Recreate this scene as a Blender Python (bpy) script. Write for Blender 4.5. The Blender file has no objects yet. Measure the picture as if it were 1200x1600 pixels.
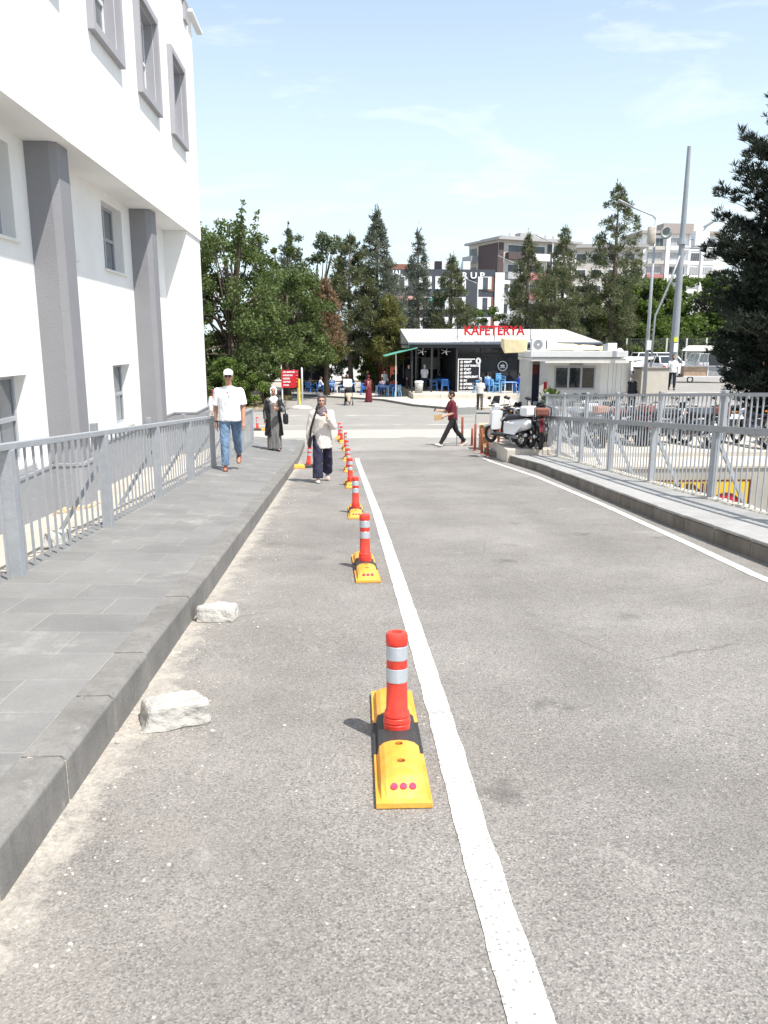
import bpy, math, random
import numpy as np
from mathutils import Vector, Matrix, noise
R = math.radians
random.seed(7)
sc = bpy.context.scene
C = sc.collection
# ------------------------------------------------------------------ camera, sky, sun, exposure
cd = bpy.data.cameras.new('camera'); cam = bpy.data.objects.new('camera', cd); C.objects.link(cam)
cam.location = (0, 0, 1.49)
cam.rotation_euler = (R(90 - 12.16), 0, R(-3.37))
cd.sensor_fit = 'VERTICAL'; cd.sensor_height = 36; cd.lens = 36 * 1230 / 1600
cd.clip_start = .05; cd.clip_end = 3000
sc.camera = cam
sc.render.resolution_x = 768; sc.render.resolution_y = 1024
SUN = Vector((.37, -.40, 1)).normalized()
w = bpy.data.worlds.new('World'); sc.world = w; w.use_nodes = True
nt = w.node_tree; nt.nodes.clear()
sky = nt.nodes.new('ShaderNodeTexSky'); sky.sky_type = 'NISHITA'; sky.sun_disc = False
sky.sun_elevation = math.asin(SUN.z); sky.sun_rotation = math.atan2(SUN.x, SUN.y)
sky.altitude = 600; sky.air_density = 1.0; sky.dust_density = 2.2; sky.ozone_density = 1.0
bg = nt.nodes.new('ShaderNodeBackground'); bg.inputs[1].default_value = .15
wo = nt.nodes.new('ShaderNodeOutputWorld')
tc = nt.nodes.new('ShaderNodeTexCoord')
mp = nt.nodes.new('ShaderNodeMapping'); mp.inputs['Scale'].default_value = (1.2, 1.2, 5.0); mp.inputs['Rotation'].default_value = (.1, .12, .5)
nz = nt.nodes.new('ShaderNodeTexNoise'); nz.inputs['Scale'].default_value = 2.6; nz.inputs['Detail'].default_value = 9; nz.inputs['Roughness'].default_value = .62; nz.inputs['Distortion'].default_value = .5
rp = nt.nodes.new('ShaderNodeValToRGB'); rp.color_ramp.elements[0].position = .50; rp.color_ramp.elements[1].position = .70
rp.color_ramp.elements[1].color = (.75, .75, .75, 1)
mx = nt.nodes.new('ShaderNodeMixRGB'); mx.inputs[2].default_value = (5.2, 5.6, 5.6, 1)
L = nt.links.new
# thin milky veil that thickens towards the horizon
sx = nt.nodes.new('ShaderNodeSeparateXYZ'); L0 = nt.links.new; L0(tc.outputs['Generated'], sx.inputs[0])
vr = nt.nodes.new('ShaderNodeValToRGB'); e = vr.color_ramp.elements; e[0].position = 0.; e[0].color = (.88, .88, .88, 1); e[1].position = .42; e[1].color = (.28, .28, .28, 1); q = e.new(.16); q.color = (.76, .76, .76, 1)
L0(sx.outputs[2], vr.inputs[0])
ve = nt.nodes.new('ShaderNodeMixRGB'); ve.inputs[2].default_value = (4.35, 5.15, 5.5, 1); L0(vr.outputs[0], ve.inputs[0]); L0(sky.outputs[0], ve.inputs[1])
L(tc.outputs['Generated'], mp.inputs[0]); L(mp.outputs[0], nz.inputs[0]); L(nz.outputs[0], rp.inputs[0])
L(rp.outputs[0], mx.inputs[0]); L(ve.outputs[0], mx.inputs[1]); L(mx.outputs[0], bg.inputs[0]); L(bg.outputs[0], wo.inputs[0])
sd = bpy.data.lights.new('sun', 'SUN'); sd.energy = 4.6; sd.angle = R(.53); sd.color = (1, .955, .89)
so = bpy.data.objects.new('sun', sd); C.objects.link(so); so.rotation_euler = SUN.to_track_quat('Z', 'Y').to_euler(); so.location = (5, -5, 30)
sc.view_settings.view_transform = 'Standard'; sc.view_settings.look = 'None'
sc.view_settings.exposure = .58; sc.view_settings.gamma = 1; sc.view_settings.use_curve_mapping = False

# ------------------------------------------------------------------ materials
MATS = {}
def mat(name, col, rough=.7, var=.12, scale=6., bump=0., bscale=40., metal=0., col2=None, spec=.5, trans=0., alpha=1., emit=None, coat=0., stretch=None):
    if name in MATS: return MATS[name]
    m = bpy.data.materials.new(name); m.use_nodes = True; t = m.node_tree; b = t.nodes['Principled BSDF']
    k = t.links.new
    c = t.nodes.new('ShaderNodeTexCoord'); src = c.outputs['Object']
    if stretch:
        q = t.nodes.new('ShaderNodeMapping'); q.inputs['Scale'].default_value = stretch; k(src, q.inputs[0]); src = q.outputs[0]
    n = t.nodes.new('ShaderNodeTexNoise'); n.inputs['Scale'].default_value = scale; n.inputs['Detail'].default_value = 7; n.inputs['Roughness'].default_value = .65
    k(src, n.inputs[0])
    r = t.nodes.new('ShaderNodeValToRGB'); r.color_ramp.elements[0].position = .3; r.color_ramp.elements[1].position = .7
    a = tuple(max(0, x * (1 - var)) for x in col); e = col2 if col2 else tuple(min(1, x * (1 + var)) for x in col)
    r.color_ramp.elements[0].color = (*a, 1); r.color_ramp.elements[1].color = (*e, 1)
    k(n.outputs[0], r.inputs[0]); k(r.outputs[0], b.inputs['Base Color'])
    b.inputs['Roughness'].default_value = rough; b.inputs['Metallic'].default_value = metal
    b.inputs['Specular IOR Level'].default_value = spec; b.inputs['Coat Weight'].default_value = coat
    if trans: b.inputs['Transmission Weight'].default_value = trans
    if alpha < 1: b.inputs['Alpha'].default_value = alpha
    if emit: b.inputs['Emission Color'].default_value = (*emit, 1); b.inputs['Emission Strength'].default_value = 1
    if bump:
        n2 = t.nodes.new('ShaderNodeTexNoise'); n2.inputs['Scale'].default_value = bscale; n2.inputs['Detail'].default_value = 5; k(src, n2.inputs[0])
        bp = t.nodes.new('ShaderNodeBump'); bp.inputs['Strength'].default_value = bump; bp.inputs['Distance'].default_value = .02
        k(n2.outputs[0], bp.inputs['Height']); k(bp.outputs[0], b.inputs['Normal'])
    MATS[name] = m; return m
def leafmat(name, c1, c2, tr=.25, sc_=1.2):
    m = bpy.data.materials.new(name); m.use_nodes = True; t = m.node_tree; k = t.links.new; b = t.nodes['Principled BSDF']; out = t.nodes['Material Output']
    c = t.nodes.new('ShaderNodeTexCoord'); n = t.nodes.new('ShaderNodeTexNoise'); n.inputs['Scale'].default_value = sc_; n.inputs['Detail'].default_value = 4
    k(c.outputs['Object'], n.inputs[0])
    g = t.nodes.new('ShaderNodeNewGeometry'); ad = t.nodes.new('ShaderNodeMath'); ad.operation = 'MULTIPLY_ADD'; ad.inputs[1].default_value = .45
    k(g.outputs['Random Per Island'], ad.inputs[0]); k(n.outputs[0], ad.inputs[2])
    r = t.nodes.new('ShaderNodeValToRGB'); r.color_ramp.elements[0].position = .4; r.color_ramp.elements[1].position = 1.0
    r.color_ramp.elements[0].color = (*c1, 1); r.color_ramp.elements[1].color = (*c2, 1)
    k(ad.outputs[0], r.inputs[0]); k(r.outputs[0], b.inputs['Base Color']); b.inputs['Roughness'].default_value = .5; b.inputs['Specular IOR Level'].default_value = .35
    ts = t.nodes.new('ShaderNodeBsdfTranslucent'); k(r.outputs[0], ts.inputs[0]); ms = t.nodes.new('ShaderNodeMixShader'); ms.inputs[0].default_value = tr
    k(b.outputs[0], ms.inputs[1]); k(ts.outputs[0], ms.inputs[2]); k(ms.outputs[0], out.inputs[0])
    return m
class NT:
    """tiny node helper"""
    def __init__(s, name):
        s.m = bpy.data.materials.new(name); s.m.use_nodes = True; s.t = s.m.node_tree; s.b = s.t.nodes['Principled BSDF']; s.c = s.t.nodes.new('ShaderNodeTexCoord').outputs['Object']
    def n(s, ty, inp=None, **kw):
        q = s.t.nodes.new(ty)
        for a, v in kw.items(): setattr(q, a, v)
        for i, v in (inp or {}).items():
            if isinstance(v, bpy.types.NodeSocket): s.t.links.new(v, q.inputs[i])
            else: q.inputs[i].default_value = v
        return q
    def noise(s, scale, detail=6, rough=.6, vec=None, dist=0): return s.n('ShaderNodeTexNoise', {'Vector': vec or s.c, 'Scale': scale, 'Detail': detail, 'Roughness': rough, 'Distortion': dist}).outputs[0]
    def vor(s, scale, out='Distance', vec=None, feature='F1'): return s.n('ShaderNodeTexVoronoi', {'Vector': vec or s.c, 'Scale': scale}, feature=feature).outputs[out]
    def ramp(s, f, stops):
        r = s.n('ShaderNodeValToRGB', {0: f}); e = r.color_ramp.elements
        while len(e) < len(stops): e.new(.5)
        for i, (p, c) in enumerate(stops):
            e[i].position = p; e[i].color = (c, c, c, 1) if isinstance(c, (int, float)) else (*c, 1)
        return r.outputs[0]
    def mix(s, f, a, b, mode='MIX'): return s.n('ShaderNodeMixRGB', {0: f, 1: a if not isinstance(a, tuple) else (*a, 1), 2: b if not isinstance(b, tuple) else (*b, 1)}, blend_type=mode).outputs[0]
    def math(s, op, a, b=0., c=0.): return s.n('ShaderNodeMath', {0: a, 1: b, 2: c}, operation=op).outputs[0]
    def mr(s, v, a, b, c=0., d=1.): return s.n('ShaderNodeMapRange', {0: v, 1: a, 2: b, 3: c, 4: d}).outputs[0]
    def xyz(s):
        q = s.n('ShaderNodeSeparateXYZ', {0: s.c}); return q.outputs
    def bump(s, h, st, dist=.01):
        q = s.n('ShaderNodeBump', {'Height': h, 'Strength': st, 'Distance': dist}); s.t.links.new(q.outputs[0], s.b.inputs['Normal'])
    def out(s, col, rough=.85, spec=.3):
        s.t.links.new(col, s.b.inputs['Base Color'])
        if isinstance(rough, bpy.types.NodeSocket): s.t.links.new(rough, s.b.inputs['Roughness'])
        else: s.b.inputs['Roughness'].default_value = rough
        s.b.inputs['Specular IOR Level'].default_value = spec
        return s.m
def asphalt():
    s = NT('asphalt'); x, y, z = s.xyz()
    base = s.ramp(s.noise(.62, 10, .7), [(.34, (.185, .172, .158)), (.5, (.225, .211, .195)), (.66, (.272, .256, .238))])
    cells = s.vor(170, 'Color'); cg = s.n('ShaderNodeSeparateColor', {0: cells}).outputs[0]
    grain = s.ramp(cg, [(0, .42), (.3, .84), (.75, 1.08), (1, 1.6)])
    c = s.mix(.75, base, grain, 'MULTIPLY')
    c2 = s.n('ShaderNodeSeparateColor', {0: s.vor(78, 'Color')}).outputs[1]
    c = s.mix(s.math('MULTIPLY', s.ramp(c2, [(.90, 0.), (.905, .8)]), s.ramp(s.vor(78), [(.35, 1.), (.55, 0.)])), c, (.11, .105, .10))
    c3 = s.n('ShaderNodeSeparateColor', {0: s.vor(62, 'Color')}).outputs[0]
    d3 = s.ramp(s.vor(62), [(.2, 1.), (.38, 0.)])
    c = s.mix(s.math('MULTIPLY', s.ramp(c3, [(.984, 0.), (.987, 1.)]), d3), c, (.58, .55, .50))
    # oily dark blots and rubbed pale patches
    bl = s.math('MULTIPLY', s.ramp(s.vor(1.15), [(.0, 1.), (.10, .55), (.17, 0.)]), s.ramp(s.noise(9, 4), [(.42, 0.), (.58, 1.)]))
    c = s.mix(s.math('MULTIPLY', bl, .7), c, (.075, .069, .062))
    pl = s.ramp(s.noise(1.4, 9, .75, dist=1.2), [(.60, 0.), (.74, .5)])
    c = s.mix(pl, c, (.45, .43, .40))
    sn = s.n('ShaderNodeMapping', {0: s.c, 'Scale': (3.2, .55, 1)}).outputs[0]
    sc2 = s.ramp(s.noise(2.3, 10, .8, sn, 2.5), [(.655, 0.), (.70, .6)])
    c = s.mix(sc2, c, (.55, .54, .52))
    # dust washed against the left kerb
    d = s.math('ADD', s.mr(x, -1.05, -.72, .95, 0.), s.math('MULTIPLY', s.math('SUBTRACT', s.noise(5.5, 10, .78), .53), 2.0))
    d = s.math('MULTIPLY', d, s.mr(y, 24, 20)); d = s.math('MULTIPLY', d, s.mr(x, -1.2, -1.04))
    c = s.mix(s.ramp(d, [(.38, 0.), (.62, .55), (.9, .9)]), c, s.mix(s.ramp(s.noise(38, 8, .85), [(.35, 0.), (.65, 1.)]), (.24, .215, .185), (.62, .575, .50)))
    # hairline cracks, a few wheel-polished tracks
    vv = s.n('ShaderNodeMixRGB', {0: .12, 1: s.c, 2: s.n('ShaderNodeTexNoise', {'Vector': s.c, 'Scale': 2.5, 'Detail': 6}).outputs[1]}).outputs[0]
    ck = s.n('ShaderNodeTexVoronoi', {'Vector': vv, 'Scale': .55}, feature='DISTANCE_TO_EDGE').outputs[0]
    ck = s.math('MULTIPLY', s.ramp(ck, [(.0, 1.), (.002, .8), (.0035, 0.)]), s.ramp(s.noise(.7, 3), [(.52, 0.), (.58, 1.)]))
    c = s.mix(s.math('MULTIPLY', ck, .45), c, (.07, .065, .06))
    for tx in (-.35, 1.35, 2.7):
        tr = s.math('MULTIPLY', s.mr(s.math('ABSOLUTE', s.math('SUBTRACT', x, tx)), .0, .38, 1., 0.), s.ramp(s.noise(1.1, 5), [(.35, .0), (.7, .38)])); c = s.mix(s.math('MULTIPLY', tr, s.mr(y, 22, 18)), c, (.135, .128, .12))
    # sandy drift wider out
    d2 = s.math('MULTIPLY', s.mr(x, -1.0, .0, .30, 0.), s.ramp(s.noise(2.1, 7, .7), [(.4, 0.), (.65, 1.)]))
    c = s.mix(d2, c, (.42, .385, .34))
    # concrete bands of the crossing
    b1 = s.math('MULTIPLY', s.mr(y, 27.2, 27.35), s.mr(y, 30.4, 30.2)); c = s.mix(s.math('MULTIPLY', b1, .75), c, (.47, .44, .395))
    ex = s.mr(y, 23.0, 23.4); c = s.mix(s.math('MULTIPLY', ex, .35), c, (.40, .38, .345))
    w1 = s.math('COMPARE', y, 32.4, .10); w2 = s.math('COMPARE', y, 38.0, .12); w3 = s.math('COMPARE', y, 27.2, .12)
    nn = s.ramp(s.noise(1.3, 5), [(.42, 0.), (.6, .8)])
    c = s.mix(s.math('MULTIPLY', s.math('ADD', s.math('ADD', w1, w2), w3), nn), c, (.62, .60, .56))
    s.bump(s.math('ADD', s.math('MULTIPLY', s.vor(170), .8), s.noise(60)), .35, .006)
    return s.out(c, s.ramp(s.noise(2), [(.3, .72), (.7, .9)]), .35)
def paving(name, ca, cb, bw, bh, rot=0., mort=(.42, .41, .39), ms=.012, off=.5):
    s = NT(name); v = s.n('ShaderNodeMapping', {0: s.c, 'Rotation': (0, 0, rot)}).outputs[0]
    br = s.n('ShaderNodeTexBrick', {'Vector': v, 'Color1': (*ca, 1), 'Color2': (*cb, 1), 'Mortar': (*mort, 1), 'Scale': 1., 'Mortar Size': ms, 'Mortar Smooth': .4, 'Brick Width': bw, 'Row Height': bh, 'Bias': 0.}, offset=off)
    c = s.mix(.55, br.outputs[0], s.ramp(s.noise(1.8, 8, .7), [(.3, .72), (.7, 1.25)]), 'MULTIPLY')
    c = s.mix(.5, c, s.ramp(s.noise(70, 4, .8), [(.3, .75), (.7, 1.2)]), 'MULTIPLY')
    c = s.mix(s.ramp(s.noise(.9, 9, .75), [(.56, 0.), (.75, .45)]), c, (.5, .48, .44))
    s.bump(s.math('ADD', s.math('MULTIPLY', br.outputs[1], -1.), s.math('MULTIPLY', s.noise(80), .25)), .5, .006)
    return s.out(c, .8, .3)
def kerbmat():
    s = NT('kerb_concrete')
    c = s.ramp(s.noise(2.6, 8, .7), [(.3, (.15, .145, .136)), (.7, (.26, .25, .235))])
    st = s.n('ShaderNodeMapping', {0: s.c, 'Scale': (9, 9, .8)}).outputs[0]
    c = s.mix(s.ramp(s.noise(2, 7, .7, st), [(.5, 0.), (.72, .6)]), c, (.12, .118, .115))
    c = s.mix(s.ramp(s.noise(5, 9, .8), [(.6, 0.), (.76, .7)]), c, (.52, .49, .44))
    c = s.mix(.5, c, s.ramp(s.noise(120, 3, .8), [(.3, .7), (.7, 1.25)]), 'MULTIPLY')
    s.bump(s.noise(45, 6, .7), .5, .008); return s.out(c, .85, .3)
def roadpaint():
    s = NT('road_paint'); g = s.vor(48); n = s.noise(7, 7, .7)
    wear = s.math('MULTIPLY', s.ramp(s.n('ShaderNodeSeparateColor', {0: s.vor(60, 'Color')}).outputs[0], [(.55, 0.), (.57, 1.)]), s.ramp(s.vor(60), [(.22, 1.), (.42, 0.)]))
    w2 = s.ramp(s.noise(13, 10, .85), [(.535, 0.), (.575, 1.)])
    c = s.ramp(n, [(.3, (.56, .55, .51)), (.7, (.76, .75, .71))])
    c = s.mix(s.math('MAXIMUM', wear, s.math('MULTIPLY', w2, .8)), c, (.25, .24, .225))
    s.bump(g, .3, .004); return s.out(c, .7, .35)
def plaster(name, col, coarse=False, var=.05):
    s = NT(name)
    c = s.ramp(s.noise(1.1, 8, .7), [(.3, tuple(v * (1 - var) for v in col)), (.7, tuple(min(.9, v * (1 + var)) for v in col))])
    st = s.n('ShaderNodeMapping', {0: s.c, 'Scale': (3, 3, .35)}).outputs[0]
    c = s.mix(s.ramp(s.noise(1.5, 8, .75, st), [(.56, 0.), (.8, .16)]), c, tuple(v * .75 for v in col))
    h = s.vor(75 if coarse else 160) if coarse else s.noise(170, 4, .7)
    s.bump(s.math('ADD', h, s.noise(40)), .55 if coarse else .25, .008 if coarse else .004); return s.out(c, .9, .2)
def groundmat(name, ca, cb, cc=None):
    s = NT(name); c = s.mix(s.ramp(s.noise(.35, 9, .7), [(.35, 0.), (.65, 1.)]), ca, cb)
    if cc: c = s.mix(s.ramp(s.noise(1.7, 9, .8), [(.5, 0.), (.62, 1.)]), c, cc)
    c = s.mix(.5, c, s.ramp(s.noise(45, 5, .8), [(.3, .65), (.7, 1.3)]), 'MULTIPLY'); s.bump(s.noise(30, 6, .8), .6, .02)
    return s.out(c, .95, .2)
def glassmat(name, col, rough=.06):
    return mat(name, col, rough, .25, 1.2, spec=.8)
ASPH = asphalt(); PAINT = roadpaint(); KERB = kerbmat()
SLAB = paving('grey_slabs', (.185, .184, .178), (.218, .215, .208), .60, .40, 0, (.28, .275, .26), .005)
SLABR = paving('pale_slabs', (.33, .325, .315), (.36, .355, .345), 1.2, .5, R(90), (.42, .41, .39), .006)
PLAZA = paving('plaza_concrete', (.53, .48, .41), (.57, .52, .45), 2.4, 2.1, R(20), (.40, .37, .33), .012, 0)
YARD = groundmat('yard_concrete', (.44, .405, .35), (.56, .52, .46), (.50, .43, .34))
SOIL = groundmat('dry_soil', (.30, .24, .17), (.36, .30, .22), (.16, .17, .07))
FARG = groundmat('far_ground', (.34, .31, .26), (.40, .37, .31))
WHITE = plaster('white_plaster', (.80, .795, .78)); WHITE2 = plaster('booth_plaster', (.74, .73, .70), var=.07)
GREY = plaster('grey_roughcast', (.255, .255, .27), True); GREY2 = plaster('grey_dado', (.31, .315, .33), True); GTRIM = plaster('grey_trim', (.35, .35, .375))
BEIGE = plaster('beige_concrete', (.36, .335, .295), var=.12)
GALV = mat('painted_steel', (.36, .38, .405), .5, .1, 9, .15, 60, .2)
GALV2 = mat('steel_side', (.32, .335, .35), .5, .12, 9, .1, 60, .3)
REDP = mat('red_plastic', (.74, .035, .018), .42, .12, 9, col2=(.76, .075, .05)); BAND = mat('reflective_band', (.50, .55, .60), .25, .06, 30, metal=.35)
YEL = mat('yellow_plastic', (.76, .33, .010), .5, .10, 6, .25, 30, col2=(.80, .42, .09)); BLK = mat('black_rubber', (.04, .038, .038), .6, .3, 9, .2); REFL = mat('pink_reflector', (.62, .045, .11), .2, .15, 60)
STONE = mat('pale_rubble', (.43, .415, .385), .95, .16, 7, .9, 22)
SKIN = mat('skin', (.52, .30, .215), .55, .07, 20); SKIN2 = mat('skin_tanned', (.43, .22, .145), .55, .07, 20)
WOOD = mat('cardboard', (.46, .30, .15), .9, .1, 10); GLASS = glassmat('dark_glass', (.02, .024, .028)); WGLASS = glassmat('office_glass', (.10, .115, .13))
PVC = mat('white_pvc', (.72, .73, .75), .4, .04); BLUE = mat('blue_plastic', (.035, .20, .62), .4, .1, 6); BLUE2 = mat('light_blue_cloth', (.22, .40, .78), .8, .15, 9)
CHROME = mat('chrome', (.6, .6, .62), .2, .05, metal=1.); DARK = mat('dark_metal', (.022, .022, .025), .5, .2); BARK = mat('bark', (.10, .075, .055), .9, .35, 7, .9, 18, stretch=(6, 6, 1))

# ------------------------------------------------------------------ objects
def tag(o, label=None, cat=None, group=None, kind=None):
    if label: o['label'] = label
    if cat: o['category'] = cat
    if group: o['group'] = group
    if kind: o['kind'] = kind
    return o
def empty(name, loc=(0, 0, 0), rz=0., label=None, cat=None, group=None):
    o = bpy.data.objects.new(name, None); C.objects.link(o); o.location = loc; o.rotation_euler = (0, 0, rz); o.empty_display_size = .1
    return tag(o, label, cat, group)
def children(o): return [c for c in bpy.data.objects if c.parent == o]
def copy_tree(o, parent=None):
    c = o.copy(); C.objects.link(c)
    if parent: c.parent = parent; c.matrix_parent_inverse = o.matrix_parent_inverse
    for ch in children(o): copy_tree(ch, c)
    return c
def place(o, loc, rz=0., label=None, group=None, s=1.):
    o.location = loc; o.rotation_euler = (0, 0, rz); o.scale = (s, s, s); return tag(o, label, None, group)
class B:
    def __init__(s): s.v = []; s.f = []; s.mi = []; s.cm = 0
    def add(s, vs, fs):
        k = len(s.v); s.v += [tuple(p) for p in vs]
        for f in fs: s.f.append(tuple(i + k for i in f)); s.mi.append(s.cm)
        return s
    def quad(s, a, b, c, d): return s.add([a, b, c, d], [(0, 1, 2, 3)])
    def poly(s, pts): return s.add(pts, [tuple(range(len(pts)))])
    def hexa(s, p): return s.add(p, [(0, 3, 2, 1), (4, 5, 6, 7), (0, 1, 5, 4), (1, 2, 6, 5), (2, 3, 7, 6), (3, 0, 4, 7)])
    def box(s, x0, x1, y0, y1, z0, z1): return s.hexa([(x0, y0, z0), (x1, y0, z0), (x1, y1, z0), (x0, y1, z0), (x0, y0, z1), (x1, y0, z1), (x1, y1, z1), (x0, y1, z1)])
    def cb(s, c, d, rz=0., rx=0., ry=0.):
        m = Matrix.Translation(c) @ Matrix.Rotation(rz, 4, 'Z') @ Matrix.Rotation(ry, 4, 'Y') @ Matrix.Rotation(rx, 4, 'X'); x, y, z = [a / 2 for a in d]
        return s.hexa([m @ Vector(p) for p in [(-x, -y, -z), (x, -y, -z), (x, y, -z), (-x, y, -z), (-x, -y, z), (x, -y, z), (x, y, z), (-x, y, z)]])
    def bar(s, a, b, wd, dp=None):
        a = Vector(a); b = Vector(b); d = (b - a).normalized(); up = Vector((0, 0, 1)) if abs(d.z) < .9 else Vector((0, 1, 0))
        u = d.cross(up).normalized() * wd / 2; v = u.cross(d).normalized() * (dp or wd) / 2
        return s.hexa([a - u - v, a + u - v, a + u + v, a - u + v, b - u - v, b + u - v, b + u + v, b - u + v])
    def prism(s, pts, z0, z1):
        n = len(pts); s.add([(x, y, z0) for x, y in pts] + [(x, y, z1) for x, y in pts], [tuple(range(n))[::-1], tuple(range(n, 2 * n))] + [(i, (i + 1) % n, n + (i + 1) % n, n + i) for i in range(n)]); return s
    def rings(s, rs, cap=True, close=True):
        n = len(rs[0]); fs = []
        for k in range(len(rs) - 1):
            for i in range(n if close else n - 1):
                j = (i + 1) % n; fs.append((k * n + i, k * n + j, (k + 1) * n + j, (k + 1) * n + i))
        if cap: fs.append(tuple(range(n))[::-1]); fs.append(tuple(range((len(rs) - 1) * n, len(rs) * n)))
        return s.add([p for r in rs for p in r], fs)
    def cyl(s, a, b, r0, r1=None, n=12, flat=1.):
        return s.cap(a, b, (r0, r0 * flat), ((r1 if r1 is not None else r0), (r1 if r1 is not None else r0) * flat), n, 0)
    def cap(s, a, b, ra, rb, n=12, hemi=1., hemi2=None):
        a = Vector(a); b = Vector(b); d = b - a; l = d.length or 1e-5; d = d / l
        u = Vector((0, 1, 0)).cross(d)
        u = Vector((1, 0, 0)) if u.length < .05 else u.normalized()
        v = d.cross(u).normalized()
        if isinstance(ra, (int, float)): ra = (ra, ra)
        if isinstance(rb, (int, float)): rb = (rb, rb)
        rs = []
        def ring(c, r, k): rs.append([c + u * (math.cos(2 * math.pi * i / n) * r[0] * k) + v * (math.sin(2 * math.pi * i / n) * r[1] * k) for i in range(n)])
        h2 = hemi if hemi2 is None else hemi2
        if hemi:
            for t in (80, 55, 28): ring(a - d * (min(ra) * hemi * math.sin(R(t))), ra, math.cos(R(t)))
        ring(a, ra, 1); ring(b, rb, 1)
        if h2:
            for t in (28, 55, 80): ring(b + d * (min(rb) * h2 * math.sin(R(t))), rb, math.cos(R(t)))
        return s.rings(rs)
    def tube(s, pts, r, n=8):
        rs = []; pts = [Vector(p) for p in pts]; pu = None
        for i, p in enumerate(pts):
            d = (pts[min(i + 1, len(pts) - 1)] - pts[max(i - 1, 0)]).normalized()
            if pu is None:
                u = d.cross(Vector((0, 0, 1)));  u = Vector((1, 0, 0)) if u.length < .01 else u.normalized()
            else: u = (pu - d * pu.dot(d)).normalized()
            pu = u; v = d.cross(u); rr = r[i] if isinstance(r, (list, tuple)) else r
            rs.append([p + u * (math.cos(2 * math.pi * k / n) * rr) + v * (math.sin(2 * math.pi * k / n) * rr) for k in range(n)])
        return s.rings(rs)
    def ell(s, c, r, n=12, m=8, rot=None):
        rs = []
        for k in range(m + 1):
            t = math.pi * (k + .02) / (m + .04) - math.pi / 2
            ring = [Vector((math.cos(2 * math.pi * i / n) * math.cos(t) * r[0], math.sin(2 * math.pi * i / n) * math.cos(t) * r[1], math.sin(t) * r[2])) for i in range(n)]
            rs.append([(rot @ p if rot else p) + Vector(c) for p in ring])
        return s.rings(rs)
    def lathe(s, prof, n=20, c=(0, 0, 0), axis='Z', cap=True):
        rs = []
        for r, z in prof:
            ring = []
            for i in range(n):
                a = 2 * math.pi * i / n; p = (r * math.cos(a), r * math.sin(a), z)
                if axis == 'Y': p = (p[0], p[2], p[1])
                if axis == 'X': p = (p[2], p[0], p[1])
                ring.append((p[0] + c[0], p[1] + c[1], p[2] + c[2]))
            rs.append(ring)
        return s.rings(rs, cap)
    def torus(s, c, R_, r, n=24, m=8, axis='X'):
        rs = []
        for i in range(n):
            a = 2 * math.pi * i / n; ring = []
            for j in range(m):
                b = 2 * math.pi * j / m; q = R_ + r * math.cos(b); p = (r * math.sin(b), q * math.cos(a), q * math.sin(a))
                if axis == 'Z': p = (p[1], p[2], p[0])
                if axis == 'Y': p = (p[1], p[0], p[2])
                ring.append((p[0] + c[0], p[1] + c[1], p[2] + c[2]))
            rs.append(ring)
        rs.append(rs[0]); return s.rings(rs, False)
    def build(s, name, m, parent=None, smooth=False, bevel=0., loc=None, bseg=2):
        me = bpy.data.meshes.new(name); me.from_pydata(s.v, [], s.f); me.update()
        for q in (m if isinstance(m, (list, tuple)) else [m]): me.materials.append(q)
        if isinstance(m, (list, tuple)): me.polygons.foreach_set('material_index', s.mi)
        o = bpy.data.objects.new(name, me); C.objects.link(o)
        if parent: o.parent = parent
        if loc: o.location = loc
        import bmesh
        bm = bmesh.new(); bm.from_mesh(me); bmesh.ops.recalc_face_normals(bm, faces=bm.faces); bm.to_mesh(me); bm.free()
        if smooth: me.polygons.foreach_set('use_smooth', [True] * len(me.polygons))
        if bevel:
            q = o.modifiers.new('bevel', 'BEVEL'); q.width = bevel; q.segments = bseg; q.limit_method = 'ANGLE'; q.angle_limit = R(40)
        return o
def struct(o): o['kind'] = 'structure'; return o
def text(name, s, size, m, parent=None, loc=(0, 0, 0), rot=(R(90), 0, 0), ext=.01, bold=.0, align='CENTER', width=None):
    cu = bpy.data.curves.new(name, 'FONT'); cu.body = s; cu.size = size; cu.extrude = ext; cu.offset = bold; cu.align_x = align; cu.align_y = 'CENTER'; cu.resolution_u = 3
    t = bpy.data.objects.new(name, cu); C.objects.link(t)
    bpy.context.view_layer.update()
    me = bpy.data.meshes.new_from_object(t.evaluated_get(bpy.context.evaluated_depsgraph_get())); C.objects.unlink(t); bpy.data.objects.remove(t)
    if width:
        xs = [v.co.x for v in me.vertices]; k = width / (max(xs) - min(xs))
        for v in me.vertices: v.co.x *= k
    me.materials.clear(); me.materials.append(m); o = bpy.data.objects.new(name, me); C.objects.link(o); o.location = loc; o.rotation_euler = rot
    if parent: o.parent = parent
    return o
# ------------------------------------------------------------------ terrain heights
def P(y):
    return float(np.interp(y, [-60, 19, 20.2, 21.5, 23, 60, 400], [60 * .0775, -1.4725, -1.562, -1.618, -1.648, -2.38, -2.38]))
def sst(a, b, x): t = min(1, max(0, (x - a) / (b - a))); return t * t * (3 - 2 * t)
def G(x, y):
    x0 = 5.0 + max(0, y - 22) * .20
    T = float(np.interp(y, [22, 28, 38], [-1.2, -1.15, -.92]))
    return P(y) + sst(x0, x0 + 4.2, x) * (T - P(y)) * sst(21, 24, y)
def KR(y): return float(np.interp(y, [-6, 5.8, 7.2, 9.5, 13.3, 17, 20.5, 22.3], [3.9, 3.97, 4.0, 4.07, 4.28, 4.48, 4.42, 4.2]))
KL = -1.03
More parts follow.
